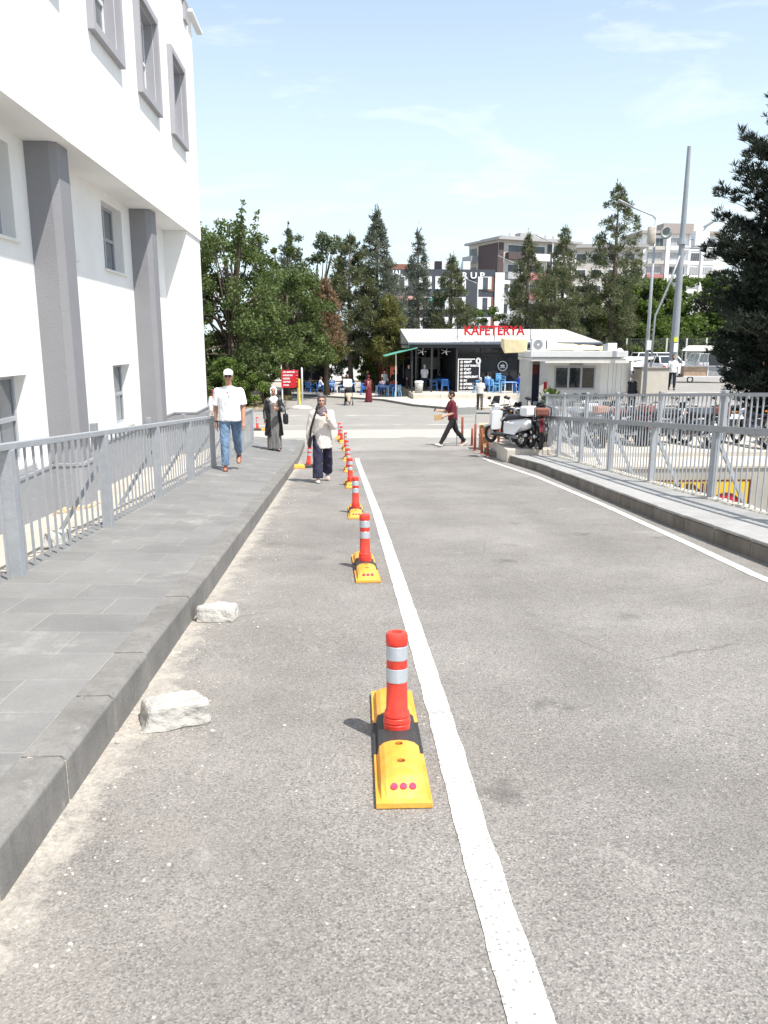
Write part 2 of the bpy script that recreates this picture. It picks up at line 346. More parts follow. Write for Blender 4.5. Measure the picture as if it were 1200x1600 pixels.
# ------------------------------------------------------------------ the setting
b = B()
ys = list(np.arange(-6, 22.51, .5))
for a, c in zip(ys[:-1], ys[1:]):
    xs0 = [KL - .05, -.4, .5, 1.6, 2.8]; n = 5
    r0 = xs0 + [KR(min(a, 22.3)) + .03]; r1 = xs0 + [KR(min(c, 22.3)) + .03]
    for i in range(n): b.quad((r0[i], a, P(a)), (r0[i + 1], a, P(a)), (r1[i + 1], c, P(c)), (r1[i], c, P(c)))
struct(b.build('road', ASPH))
def grid(x0, x1, y0, y1, st, fn, name, m, st2=None):
    X = np.arange(x0, x1 + 1e-6, st); Y = np.arange(y0, y1 + 1e-6, st2 or st); v = [(x, y, fn(x, y)) for y in Y for x in X]; n = len(X)
    f = [(j * n + i, j * n + i + 1, (j + 1) * n + i + 1, (j + 1) * n + i) for j in range(len(Y) - 1) for i in range(n - 1)]
    q = B(); q.add(v, f); return struct(q.build(name, m, smooth=True))
grid(-60, 60, 22.5, 62.5, 1.0, G, 'street', ASPH)
# base terrain sheet to the horizon, low inside the sunken yard on the right of the ramp
def base(x, y):
    if y < 17.5 and x > 4.5: return -5.2
    if y < 22.5: return P(y) - .5 if x > -2 else P(max(y, 0)) - 1.3
    return G(min(x, 60), min(y, 400)) - .12
X = [-900, -300, -120, -60, -20, -8, -3, 0, 4.49, 4.51, 8, 12, 16, 22, 30, 60, 120, 300, 900]; Y = [-40, -5, 0, 5, 10, 15, 17.49, 17.51, 20, 22.49, 22.6, 28, 34, 40, 50, 62, 80, 150, 400, 1500]
b = B(); b.add([(x, y, base(x, y)) for y in Y for x in X], [(j * len(X) + i, j * len(X) + i + 1, (j + 1) * len(X) + i + 1, (j + 1) * len(X) + i) for j in range(len(Y) - 1) for i in range(len(X) - 1)])
struct(b.build('ground', FARG))
# painted lines
def strip(name, cl, wd, dz=.004):
    b = B(); rj = random.Random(12)
    for (x0, y0), (x1, y1) in zip(cl[:-1], cl[1:]):
        n = max(1, int(abs(y1 - y0) / (.02 if y1 < 7 else .09))); jl, jr = globals().get('_j', (0, 0))
        for k in range(n):
            ta, tb = k / n, (k + 1) / n; ax, ay = x0 + (x1 - x0) * ta, y0 + (y1 - y0) * ta; bx, by = x0 + (x1 - x0) * tb, y0 + (y1 - y0) * tb
            kl, kr = .006 * noise.noise(Vector((by * 5.3, 1, 0))) + rj.uniform(-.0012, .0012), .006 * noise.noise(Vector((by * 4.7, 9, 0))) + rj.uniform(-.0012, .0012); b.quad((ax - wd / 2 + jl, ay, P(ay) + dz), (ax + wd / 2 + jr, ay, P(ay) + dz), (bx + wd / 2 + kr, by, P(by) + dz), (bx - wd / 2 + kl, by, P(by) + dz)); jl, jr = kl, kr; globals()['_j'] = (jl, jr)
    return struct(b.build(name, PAINT))
strip('road_marking', [(.45, -5), (.452, 2.3), (.475, 3.4), (.49, 4.7), (.53, 10.8), (.52, 21.4)], .115)
strip('road_marking', [(3.55, -5), (3.62, 6.4), (3.72, 7.8), (3.93, 11.3), (4.10, 15.9), (4.02, 20.0), (3.95, 21.9)], .10)
# kerbs: separate blocks with joints, one run
def kerb(name, fx, y0, y1, bl, wd, hz, side, m=KERB, h2=.25, seed=1):
    rnd = random.Random(seed); b = B(); y = y0
    while y < y1:
        e = min(y + bl - .012, y1); dx = rnd.uniform(-.0035, .0035); dz = rnd.uniform(-.004, .004); dx2 = dx + rnd.uniform(-.002, .002)
        xa, xb = fx(y) + dx, fx(e) + dx2; oa = side * wd; ch = .02 * side
        za, zb = P(y) + hz(y) + dz, P(e) + hz(e) + dz
        pr = [(0, -h2), (0, hz(y) - .02), (.02, None), (wd, None)]
        A = [(xa, y, P(y) - h2), (xa, y, za - .02), (xa + ch, y, za), (xa + oa, y, za), (xa + oa, y, P(y) - h2)]
        D = [(xb, e, P(e) - h2), (xb, e, zb - .02), (xb + ch, e, zb), (xb + oa, e, zb), (xb + oa, e, P(e) - h2)]
        b.rings([A, D]); y += bl
    # mortar bed just behind the joints
    A = []; b0 = B()
    for y in np.arange(y0, y1 + .01, .5):
        x = fx(y) + side * .0075; A.append([(x, y, P(y) - h2), (x, y, P(y) + hz(y) - .026), (x + side * (wd - .03), y, P(y) + hz(y) - .007), (x + side * (wd - .02), y, P(y) - h2)])
    b0.rings(A)
    o = struct(b0.build('kerb_mortar', mat('mortar', (.50, .47, .40), .95, .2, 12, .8, 30)))
    return struct(b.build(name, m, bevel=.006))
kerb('kerb', lambda y: KL, -4.05, 24.6, .62, .17, lambda y: .19, -1)
KERBB = mat('stained_kerb', (.15, .125, .105), .9, .28, 3, .5, 40, col2=(.25, .225, .20), stretch=(1, 1, .5))
kerb('kerb', KR, -4, 22.3, .8, .16, lambda y: .165, 1, m=KERBB, seed=4)
b = B(); rk = random.Random(6)
for k in range(33):
    y0, y1 = -4 + k * .8, -3.215 + k * .8
    dz = rk.uniform(-.004, .004); y1 = min(y1, 22.3)
    b.rings([[(KR(q) - .012, q, P(q) + .163 + dz), (KR(q) - .012, q, P(q) + .195 + dz), (KR(q) + .158, q, P(q) + .201 + dz), (KR(q) + .158, q, P(q) + .163 + dz)] for q in (y0, y1)])
struct(b.build('kerb_top', SLABR, bevel=.008))
# pavements
def SWL(x, y):
    t = (KL - .17 - x) / 1.3; return P(y) + .186 + t * float(np.interp(y, [4, 9, 15, 22], [.03, .07, .12, .14]))
grid(-2.55, KL - .165, -4.0, 24.7, (2.55 + KL - .165) / 4, SWL, 'sidewalk', SLAB, .4)
b = B()
for a, c in zip(np.arange(-4, 22, .5), np.arange(-3.5, 22.5, .5)):
    for k in range(3):
        fa = lambda t, y: KR(y) + .155 + (FR(y) + .10 - KR(y) - .155) * t
        FR = lambda y: float(np.interp(y, [-5, 8.8, 10.35, 15.2, 20.5, 22.5], [4.9, 5.02, 5.07, 5.30, 5.50, 5.6]))
        b.quad((fa(k / 3, a), a, P(a) + .195), (fa((k + 1) / 3, a), a, P(a) + .195), (fa((k + 1) / 3, c), c, P(c) + .195), (fa(k / 3, c), c, P(c) + .195))
struct(b.build('bridge_sidewalk', SLABR))
FR = lambda y: float(np.interp(y, [-5, 8.8, 10.35, 15.2, 20.5, 22.5], [4.9, 5.02, 5.07, 5.30, 5.50, 5.6]))
# yard between the left fence and the building
def yard(x, y):
    wz = float(np.interp(y, [0, 8, 11, 18, 24, 30], [-.55, -.72, -.92, -1.17, -1.5, -1.75])); t = min(1, max(0, (-2.5 - x) / 1.8)); return SWL(-2.5, y) * (1 - t) + wz * t - .012
grid(-4.9, -2.5, -4, 25, .3, yard, 'yard', YARD, .5)
grid(-30, -4.9, 22.2, 25.2, 1, lambda x, y: float(np.interp(x, [-8, -4.9], [-1.62, yard(-4.9, y)])), 'yard_end', YARD, 1)
# end slope of the left pavement to the street
b = B(); b.prism([(-4.9, 24.68), (KL - .0, 24.68), (KL - .3, 25.6), (-4.9, 25.9)], -2.2, P(25) + .10); struct(b.build('pavement_end', SLAB, bevel=.02))
# deck over the sunken lane, its edge and the portal wall below
b = B(); b.box(5.62, 40, 17.002, 22.6, -1.55, -1.2); b.box(4.34, 5.62, 19.9, 22.6, -1.7, -1.204); struct(b.build('deck', PLAZA, bevel=.02))
b = B(); b.box(5.62, 40, 16.72, 17.0, -1.24, -1.16); struct(b.build('deck_kerb', YARD, bevel=.02))
b = B(); b.box(5.75, 40, 18.35, 18.6, -1.3, -1.08); struct(b.build('deck_step', YARD, bevel=.02))
b = B(); b.box(5.4, 40, 16.76, 17.0, -5.2, -1.242); o = b.build('portal_wall', BEIGE)
tag(o, 'beige plastered wall below the bridge deck carrying a yellow sign', 'wall')
b = B()
for a, c in zip(np.arange(-4, 17, 1.), np.arange(-3, 18, 1.)): b.hexa([(FR(a) - .06, a, -5.2), (FR(a) + .12, a, -5.2), (FR(c) + .12, c, -5.2), (FR(c) - .06, c, -5.2), (FR(a) - .06, a, P(a) + .15), (FR(a) + .12, a, P(a) + .15), (FR(c) + .12, c, P(c) + .15), (FR(c) - .06, c, P(c) + .15)])
o = b.build('retaining_wall', BEIGE); tag(o, 'concrete side wall holding up the pavement beside the sunken lane', 'wall')
# rough mortar bed under the right fence
b = B(); rnd = random.Random(3)
ys = np.arange(-3, 22, .12); A = []
for y in ys:
    wv = rnd.uniform(-.02, .02); h = .205 + rnd.uniform(0, .025); x = FR(y); A.append([(x - .06 + wv, y, P(y) + .17), (x - .05 + wv, y, P(y) + h), (x + .07 + wv, y, P(y) + h + .01), (x + .13, y, P(y) + .17)])
b.rings(A, close=False, cap=False); struct(b.build('mortar_strip', mat('mortar', (.62, .57, .48), .95, .2, 12, .8, 30), smooth=True))
# plaza and terrace in front of the cafeteria
pz = [(-10, 62.4), (-3, 59), (1.2, 53.8), (3.0, 51.2), (4.4, 45.2), (5.9, 42.3), (8.5, 41.7), (12.2, 41.6), (14, 46), (14, 62.4)]
def PZ(y): return P(y) + .11
b = B(); b.add([(x, y, PZ(y)) for x, y in pz] + [(x, y, -3.2) for x, y in pz], [tuple(range(len(pz)))] + [(i, (i + 1) % len(pz), len(pz) + (i + 1) % len(pz), len(pz) + i) for i in range(len(pz))])
struct(b.build('plaza', PLAZA))
b = B()
for (x0, y0), (x1, y1) in zip(pz[:5], pz[1:6]):
    b.bar((x0, y0 - .08, PZ(y0) - .09), (x1, y1 - .08, PZ(y1) - .09), .22, .2)
struct(b.build('kerb', KERB, bevel=.01))
b = B(); b.box(4.9, 18.4, 51.2, 61, -2.5, -1.78); struct(b.build('terrace', PLAZA, bevel=.03))
# planting bed on the left side of the street
b = B(); b.prism([(-30, 39.2), (-3.6, 41.2), (-2.6, 42.6), (-2.8, 44), (-4, 52), (-4, 60), (-30, 60)], -2.6, -1.93); struct(b.build('kerb_island', KERB, bevel=.03))
b = B(); b.prism([(-29.8, 39.5), (-3.8, 41.5), (-2.85, 42.7), (-3.05, 44), (-4.2, 52), (-4.2, 59.8), (-29.8, 59.8)], -2.0, -1.915); struct(b.build('planting_bed', SOIL))

# ------------------------------------------------------------------ white building on the left
bl = empty('public_building', (-4.3, 12, -1), 0, 'white two-tone building with grey columns under a projecting upper floor', 'building')
O = Vector(bl.location)
def bb(bd, name, m, parent=bl, **k):
    bd.v = [tuple(Vector(p) - O) for p in bd.v]; return bd.build(name, m, parent, **k)
def wallx(x, y0, y1, z0, z1, holes, depth):
    """front faces on plane x (facing +x) with rectangular holes and reveals"""
    b = B(); Ys = sorted({y0, y1} | {h[0] for h in holes} | {h[1] for h in holes}); Zs = sorted({z0, z1} | {h[2] for h in holes} | {h[3] for h in holes})
    for a, c in zip(Ys[:-1], Ys[1:]):
        for d, e in zip(Zs[:-1], Zs[1:]):
            my, mz = (a + c) / 2, (d + e) / 2
            if any(h[0] < my < h[1] and h[2] < mz < h[3] for h in holes): continue
            b.quad((x, a, d), (x, c, d), (x, c, e), (x, a, e))
    for a, c, d, e in holes:
        q = x - depth
        b.quad((x, a, d), (q, a, d), (q, a, e), (x, a, e)); b.quad((x, c, d), (x, c, e), (q, c, e), (q, c, d)); b.quad((x, a, e), (q, a, e), (q, c, e), (x, c, e)); b.quad((x, a, d), (x, c, d), (q, c, d), (q, a, d))
    return b
lowY = [(4.2, 5.45), (6.9, 8.15), (9.6, 10.92), (12.1, 13.32), (15.07, 16.3)]
low = [(a, c, -.08, 1.07) for a, c in lowY]; mid = [(a - .02, c + .1, 2.79, 3.96) for a, c in lowY]
XW, XU = -4.14, -3.55
b = wallx(XW, -3, 20.2, -1.6, 4.12, low + mid, .2); b.quad((XW, -3, -1.6), (-8, -3, -1.6), (-8, -3, 4.1), (XW, -3, 4.1)); bb(b, 'ground_floor_wall', WHITE)
up = [(3.9, 5.5, 6.07, 7.6), (6.85, 8.45, 6.07, 7.6), (9.95, 11.4, 6.07, 7.6), (13.0, 14.5, 6.07, 7.6), (15.95, 17.4, 6.07, 7.6), (18.9, 20.3, 6.07, 7.6)]
b = wallx(XU, -3, 22.15, 4.12, 9.42, up, .20)
b.quad((XU, 22.15, 4.12), (-9, 22.15, 4.12), (-9, 22.15, 9.42), (XU, 22.15, 9.42)); b.quad((XU, -3, 4.12), (-9, -3, 4.12), (-9, -3, 9.42), (XU, -3, 9.42)); b.quad((XU, -3, 9.42), (XU, 22.15, 9.42), (-9, 22.15, 9.42), (-9, -3, 9.42))
bb(b, 'upper_wall', WHITE)
b = B(); b.quad((XU, -3, 4.12), (XU, 22.15, 4.12), (-9, 22.15, 4.12), (-9, -3, 4.12)); b.v = [(x, y, z - .001) for x, y, z in b.v]; bb(b, 'soffit', WHITE)
b = B(); b.box(-9, XU - .035, 20.2, 22.13, -2.1, 4.115); bb(b, 'end_block', WHITE)
b = B(); b.box(-9, XU + .05, -3, 22.22, 9.42, 9.52); bb(b, 'roof_coping', GTRIM, bevel=.01)
b = B(); b.box(XW - .02, XW + .035, -3, 20.165, -2.2, -.26); b.box(XW - .02, XW + .05, -3, 20.165, -.26, -.22); bb(b, 'dado', GREY2)
b = B(); b.box(-9, XU, 20.165, 22.165, -2.2, -.26); b.box(-9, XU + .015, 20.15, 22.18, -.26, -.22); bb(b, 'corner_dado', GREY2)
for y0 in (-.1 + 0, 6.1, 11.55, 17.02):
    b = B(); b.prism([(-4.32, y0), (-3.82, y0), (-3.72, y0 + .06), (-3.72, y0 + .5), (-4.32, y0 + .5)], -1.8, 4.118); c_ = bb(b, 'column', GREY, bevel=.008)
    b = B(); b.prism([(-4.32, y0 - .035), (-3.8, y0 - .035), (-3.685, y0 + .05), (-3.685, y0 + .535), (-4.32, y0 + .535)], -1.9, -.26); b.prism([(-4.32, y0 - .05), (-3.795, y0 - .05), (-3.67, y0 + .04), (-3.67, y0 + .55), (-4.32, y0 + .55)], -.26, -.22)
    b.v = [tuple(Vector(p) - O) for p in b.v]; b.build('column_base', GREY2, c_)
def window(x, h, depth, fm, split=True, sillm=None, bl_=True):
    y0, y1, z0, z1 = h; xb = x - depth + .03; b = B(); t = .055
    b.box(xb - .05, xb, y0, y0 + t, z0, z1); b.box(xb - .05, xb, y1 - t, y1, z0, z1); b.box(xb - .05, xb, y0 + t, y1 - t, z0, z0 + t); b.box(xb - .05, xb, y0 + t, y1 - t, z1 - t, z1)
    my = (y0 + y1) / 2; mz = z0 + (z1 - z0) * .5
    b.box(xb - .045, xb + .012, my - .04, my + .04, z0 + t, z1 - t)
    if split:
        b.box(xb - .04, xb + .008, my + .04, y1 - t, mz - .03, mz + .03); b.box(xb - .04, xb + .008, y0 + t, my - .04, mz - .03, mz + .03)
    f = bb(b, 'window', fm, bevel=.004)
    p = B(); p.box(xb - .035, xb - .025, y0 + .02, y1 - .02, z0 + .02, z1 - .02); p.v = [tuple(Vector(q) - O) for q in p.v]; p.build('pane', WGLASS, f)
    cu = B(); n = 14
    if bl_:
        for k in range(n):
            a = y0 + .03 + (y1 - y0 - .06) * k / n; c = y0 + .03 + (y1 - y0 - .06) * (k + .96) / n
            if (k * 7) % 5 == 0: continue
            cu.quad((xb - .06, a, z0 + .05), (xb - .075, c, z0 + .05), (xb - .075, c, z1 - .03), (xb - .06, a, z1 - .03))
    bk = B(); bk.quad((xb - .12, y0, z0), (xb - .12, y1, z0), (xb - .12, y1, z1), (xb - .12, y0, z1)); bk.v = [tuple(Vector(q) - O) for q in bk.v]; bk.build('blind', mat('blind_cloth', (.30, .31, .32), .9, .3, 4, stretch=(1, 14, .3)), f)
    return f
for h in low + mid:
    f = window(XW, h, .2, MATS.get('grey_pvc') or mat('grey_pvc', (.33, .35, .38), .45, .05))
    b = B(); b.box(XW - .2, XW + .05, h[0] - .05, h[1] + .05, h[2] - .035, h[2] - .001); b.v = [tuple(Vector(q) - O) for q in b.v]; b.build('sill', WHITE2, f)
for h in up:
    window(XU, h, .20, PVC)
    y0, y1, z0, z1 = h; b = B(); t = .13; pr = .10
    x0, x1 = XU - .004, XU + pr
    b.box(x0, x1, y0 - t, y0, z0 - t, z1 + t); b.box(x0, x1, y1, y1 + t, z0 - t, z1 + t); b.box(x0, x1, y0, y1, z1, z1 + t); b.box(x0, x1, y0, y1, z0 - t, z0)
    # grey lining of the reveal
    q = XU - .165
    b.box(q, x0, y1 - .012, y1 + .0, z0, z1); b.box(q, x0, y0, y0 + .012, z0, z1); b.box(q, x0, y0 + .012, y1 - .012, z1 - .012, z1); b.box(q, x0, y0 + .012, y1 - .012, z0, z0 + .012)
    bb(b, 'window_surround', GTRIM, bevel=.006)
b = B(); b.box(-3.62, -3.50, 21.0, 21.4, 9.0, 9.40); bb(b, 'rain_outlet', GTRIM, bevel=.01)
b = B(); b.box(-3.55, -3.40, 21.5, 23.0, 9.35, 9.42); bb(b, 'eaves_plate', PVC)

# ------------------------------------------------------------------ left fence
fl = empty('fence', (-2.42, 5.9, P(5.9)), 0, 'grey steel railing with raking braces between the left pavement and the building', 'fence')
FO = Vector(fl.location)
def fb(bd, name, m, parent, org, **k): bd.v = [tuple(Vector(p) - org) for p in bd.v]; return bd.build(name, m, parent, **k)
FLX = -2.42
def SL(y): return SWL(-2.5, y)
posts = [-1.2, 1.15, 3.5, 5.87, 8.24, 10.6, 12.97, 15.34, 17.71, 20.08, 22.45]
b = B()
for a, c in zip(posts[:-1], posts[1:]): b.bar((FLX, a, SL(a) + .97), (FLX, c, SL(c) + .97), .075, .05)
fb(b, 'top_rail', GALV, fl, FO, bevel=.004)
for i, y in enumerate(posts):
    b = B(); b.box(FLX - .045, FLX + .045, y - .045, y + .045, SL(y) - .1, SL(y) + .945); fb(b, 'post', GALV, fl, FO, bevel=.004)
    if i % 1 == 0 and y > 2 and y < 16:
        b = B(); b.box(FLX - .105, FLX - .047, y - .05, y + .05, SL(y) + .80, SL(y) + 1.07); fb(b, 'bracket', GALV2, fl, FO, bevel=.003)
    b = B(); b.bar((FLX - .06, y, SL(y) + .62), (FLX - .52, y - .1, yard(FLX - .52, y) - .02), .045); fb(b, 'brace', GALV2, fl, FO)
nb = 0
for a, c in zip(posts[:-1], posts[1:]):
    n = 14
    for k in range(1, n):
        y = a + (c - a) * k / n
        if y < 4.2: continue
        x = FLX + random.uniform(-.003, .003); b = B(); b.box(x - .007, x + .007, y - .0125, y + .0125, SL(y) - .06, SL(y) + .95); nb += 1
        if nb <= 98: fb(b, 'baluster', GALV, fl, FO)
        else: 
            if nb == 99: extra = B()
            extra.v, extra.f, extra.mi = extra.v + [], extra.f, extra.mi; k0 = len(extra.v); extra.v += b.v; extra.f += [tuple(q + k0 for q in f) for f in b.f]; extra.mi += b.mi
o = fb(extra, 'balusters', GALV, fl, FO); o['kind'] = 'stuff'
# ------------------------------------------------------------------ right fence (two tiers)
fr = empty('fence', (5.1, 10, P(10) + .2), 0, 'tall two-tier grey steel railing along the right pavement over the sunken lane', 'fence')
FO = Vector(fr.location)
def RB(y): return P(y) + .20
def RT(y): return float(np.interp(y, [5, 8.8, 20.5, 22], [1.30, 1.39, 1.52, 1.54]))
ys2 = list(np.arange(4.4, 20.6, 1.0)) + [20.9]
b = B()
for a, c in zip(ys2[:-1], ys2[1:]): b.bar((FR(a), a, RB(a) + .95), (FR(c), c, RB(c) + .95), .06, .085)
fb(b, 'middle_rail', GALV2, fr, FO)
b = B()
for a, c in zip(ys2[:-1], ys2[1:]): b.bar((FR(a), a, RB(a) + RT(a)), (FR(c), c, RB(c) + RT(c)), .05, .045)
fb(b, 'top_rail', GALV, fr, FO)
for y in (5.7, 7.95, 10.25, 12.6, 14.9, 17.0, 19.0, 20.9):
    x = FR(y); b = B(); b.box(x - .045, x + .045, y - .045, y + .045, RB(y) - .1, RB(y) + .91); fb(b, 'post', GALV, fr, FO, bevel=.004)
    b = B(); b.box(x + .045, x + .10, y - .05, y + .05, RB(y) + .80, RB(y) + RT(y) + .06); fb(b, 'upper_post', GALV, fr, FO, bevel=.004)
    b = B(); b.bar((x + .05, y - .02, RB(y) + .75), (x + .42, y - .1, RB(y) - .05), .05); fb(b, 'brace', GALV, fr, FO)
nb = 0; extra = B()
for k in range(int((20.8 - 5.2) / .142)):
    y = 5.2 + k * .142; x = FR(y); nb += 1
    for z0, z1, dy in ((-.02, .90, 0), (.995, RT(y) - .02, .05)):
        b = B(); b.box(x - .008, x + .008, y - .009 + dy, y + .009 + dy, RB(y) + z0, RB(y) + z1)
        if z0 < 0 and nb <= 96: fb(b, 'baluster', GALV, fr, FO)
        else: k0 = len(extra.v); extra.v += b.v; extra.f += [tuple(q + k0 for q in f) for f in b.f]; extra.mi += b.mi
o = fb(extra, 'upper_balusters', GALV, fr, FO); o['kind'] = 'stuff'
# white guard beam behind the motorcycles
g = empty('guard_rail', (6, 22.2, -1.2), 0, 'low white guard rail on short posts behind the parked motorcycles', 'guard rail')
b = B(); b.box(0, 22, -.03, .03, .52, .66); b.build('beam', PVC, g, bevel=.01)
for k in range(10): b = B(); b.box(.3 + k * 2.3, .38 + k * 2.3, .03, .11, 0, .6); b.build('post', PVC, g)
# ------------------------------------------------------------------ lane separators
def make_sep():
    r = empty('lane_separator', (0, 0, 0)); b = B()
    L_, W_, H_ = .58, .105, .085
    def prof(t):   # arched cross-section, t = 0..1 fade to the sloping end
        h = H_ * t; pts = [(-W_, 0), (-W_, .022)]
        for k in range(9):
            a = math.pi - math.pi * k / 8; pts.append((W_ * .86 * math.cos(a), .022 + (h - .022) * max(0, math.sin(a)) ** .6 if h > .022 else .022))
        return pts + [(W_, .022), (W_, 0)]
    def ringp(y, t, dx=0.): return [(x, y, z) for x, z in prof(t)]
    def seg(y0, y1):
        ys_ = [y0, y1]; return ys_
    for s in (-1, 1):
        b = B(); st = [(.165, 1.), (.30, 1.), (.44, 1.), (.475, .95), (.555, .30), (L_, .27)]
        b.rings([ringp(s * y, t) for y, t in st])
        for k in range(11):
            for sx in (-1, 1):
                y = s * (.19 + k * .025); b.bar((sx * .0885, y, .030), (sx * .066, y + .02, .0665), .006, .004)
        b.build('base_half', YEL, r, bevel=.004)
    b = B(); b.rings([[(x * 1.0 if abs(x) > .1 else x, y, z * (.93 if z > .03 else 1)) for x, y, z in ringp(y, 1.)] for y in (-.167, .167)]); b.build('middle_block', BLK, r)
    b = B(); b.lathe([(.058, .07), (.060, .095), (.054, .10), (.060, .104), (.058, .122), (.052, .127), (.057, .131), (.054, .147), (.048, .155), (.0455, .26), (.0455, .262), (.0455, .45), (.047, .452), (.0485, .46), (.0485, .49), (.044, .502), (.03, .507), (.022, .505), (.018, .492), (.0, .49)], 28); p = b.build('post', REDP, r, smooth=True)
    m_ = p.modifiers.new('e', 'EDGE_SPLIT'); m_.split_angle = R(40)
    for z in (.285, .385):
        b = B(); b.lathe([(.0462, z), (.0475, z + .002), (.0475, z + .060), (.0462, z + .062)], 28, cap=False); b.build('reflective_band', BAND, p)
    for s in (-1, 1):
        for x in (-.035, 0, .035):
            b = B(); n = Vector((0, s * .62, .78)).normalized(); c = Vector((x, s * .515, .0555)); b.cap(c - n * .002, c + n * .004, .0145, .0125, 14, 0); b.build('reflector', REFL, r)
        for y in (.20, .36):
            b = B(); b.lathe([(.0, -.001), (.013, -.001), (.015, .0012), (.0165, .0)], 14, (0, s * y, H_ + .0005)); b.build('bolt_hole', mat('deep_orange', (.38, .12, .01), .7), r, smooth=True)
    return r
SEPL = ['nearest lane separator, red post with two silver bands on a long yellow base', 'second lane separator from the camera, yellow base beside the white line',
        'third lane separator from the camera along the white line', 'fourth lane separator from the camera along the white line', 'fifth lane separator from the camera, just past the walking woman',
        'sixth lane separator, just before the end of the white line', 'seventh lane separator, beyond the end of the white line', 'eighth lane separator, near the far edge of the ramp', 'farthest lane separator of the row, in the street mouth']
sep = make_sep()
pos = [(.245, 3.19), (.235, 6.93), (.235, 10.68), (.225, 14.5), (.235, 17.9), (.24, 21.2), (.23, 23.6), (.12, 25.8), (.06, 27.2)]
slope = math.atan(.0775)
def tilt(y): return -slope if y < 19.5 else -.02
for i, (x, y) in enumerate(pos):
    o = sep if i == 0 else copy_tree(sep)
    place(o, (x, y, P(y) + .003), 0, SEPL[i], 'lane separators along the white line'); o['category'] = 'lane separator'; o.rotation_euler = (tilt(y), 0, R([-1.5, .8, -.5, 1.5, 0, -1, 2, 4, -6][i]))
o = copy_tree(sep); place(o, (-.72, 18.85, P(18.85) + .006), 0, 'faded separator knocked askew beside the left kerb', 'lane separators along the white line'); o['category'] = 'lane separator'; o.rotation_euler = (tilt(18), .05, R(-52))
o = copy_tree(sep); place(o, (-3.05, 30.2, G(-3.05, 30.2) + .003), R(84), 'separator lying across the street behind the woman in the white headscarf', 'lane separators along the white line'); o['category'] = 'lane separator'
# rubble blocks
def stone(loc, d, rz, label, seed, top=.7):
    import bmesh
    bm = bmesh.new(); bmesh.ops.create_cube(bm, size=1.)
    rr = random.Random(seed)
    for v in bm.verts:
        k = top if v.co.z > 0 else 1.; v.co = Vector((v.co.x * d[0] * k * rr.uniform(.85, 1.1), v.co.y * d[1] * k * rr.uniform(.85, 1.1), (v.co.z + .5) * d[2] * rr.uniform(.86, 1.1)))
    bmesh.ops.subdivide_edges(bm, edges=bm.edges[:], cuts=9, use_grid_fill=True); [bmesh.ops.smooth_vert(bm, verts=bm.verts[:], factor=.5, use_axis_x=True, use_axis_y=True, use_axis_z=True) for _ in range(5)]
    bm.normal_update()
    for v in bm.verts: p = v.co * 14 + Vector((seed, 0, 0)); v.co += v.normal * (noise.noise(p * .7) * .016 + noise.noise(p * 2.2) * .005)
    me = bpy.data.meshes.new('stone'); bm.to_mesh(me); bm.free(); me.materials.append(STONE); o = bpy.data.objects.new('stone', me); C.objects.link(o); o.location = loc; o.rotation_euler = (tilt(loc[1]), 0, rz)
    return tag(o, label, 'stone', 'rubble stones')
stone((-.79, 3.52, P(3.52) - .008), (.32, .25, .125), R(18), 'larger pale broken concrete block lying near the left kerb', 2, .88)
stone((-.85, 5.32, P(5.32) - .008), (.28, .22, .115), R(-6), 'smaller pale broken block touching the left kerb, farther up the ramp', 5, .9)
stone((-2.62, 7.25, yard(-2.62, 7.25) + .005), (.20, .36, .13), R(4), 'grey block lying behind the left railing at the foot of a brace', 9, .8)
b = B(); rr = random.Random(8)
for k in range(40):
    x, y = -3.75 + rr.uniform(-.25, .3), 11.3 + rr.uniform(-.35, .2); s_ = rr.uniform(.015, .04); b.ell((x, y, yard(x, y) + s_ * .5), (s_, s_ * .8, s_ * .7), 6, 4)
tag(b.build('gravel_heap', mat('sand_gravel', (.55, .42, .25), .95, .3)), 'small heap of sandy rubble at the foot of the first grey column', None, None, 'stuff')

# ------------------------------------------------------------------ people
def remesh(b, vox, name, m, parent, fold=0., fs=(16, 16, 4), sm=3, dec=1.):
    me = bpy.data.meshes.new('t'); me.from_pydata(b.v, [], b.f); me.update()
    import bmesh
    bm = bmesh.new(); bm.from_mesh(me); bmesh.ops.recalc_face_normals(bm, faces=bm.faces); bm.to_mesh(me); bm.free()
    o = bpy.data.objects.new('t', me); C.objects.link(o); q = o.modifiers.new('r', 'REMESH'); q.mode = 'VOXEL'; q.voxel_size = vox; q.use_smooth_shade = True
    if sm: s_ = o.modifiers.new('s', 'SMOOTH'); s_.iterations = sm; s_.factor = .5
    dg = bpy.context.evaluated_depsgraph_get(); dg.update(); ne = bpy.data.meshes.new_from_object(o.evaluated_get(dg)); bpy.data.objects.remove(o); bpy.data.meshes.remove(me)
    if fold:
        ne.update(); nv = len(ne.vertices); co = np.empty(nv * 3); ne.vertices.foreach_get('co', co); no = np.empty(nv * 3); ne.vertex_normals.foreach_get('vector', no); co = co.reshape(-1, 3); no = no.reshape(-1, 3)
        d = np.array([noise.noise(Vector((p[0] * fs[0] + seedv[0], p[1] * fs[1], p[2] * fs[2]))) + .5 * noise.noise(Vector((p[0] * fs[0] * 2.1, p[1] * fs[1] * 2.1 + seedv[0], p[2] * fs[2] * 2.3 + p[0] * 9))) for p in co])
        co += no * (d * fold)[:, None]; ne.vertices.foreach_set('co', co.ravel())
    ne.materials.clear(); ne.materials.append(m); ne.polygons.foreach_set('use_smooth', [True] * len(ne.polygons)); ne.update(); ne.name = name
    r = bpy.data.objects.new(name, ne); C.objects.link(r); r.parent = parent; return r
seedv = [0.]
def V(*a): return Vector(a)
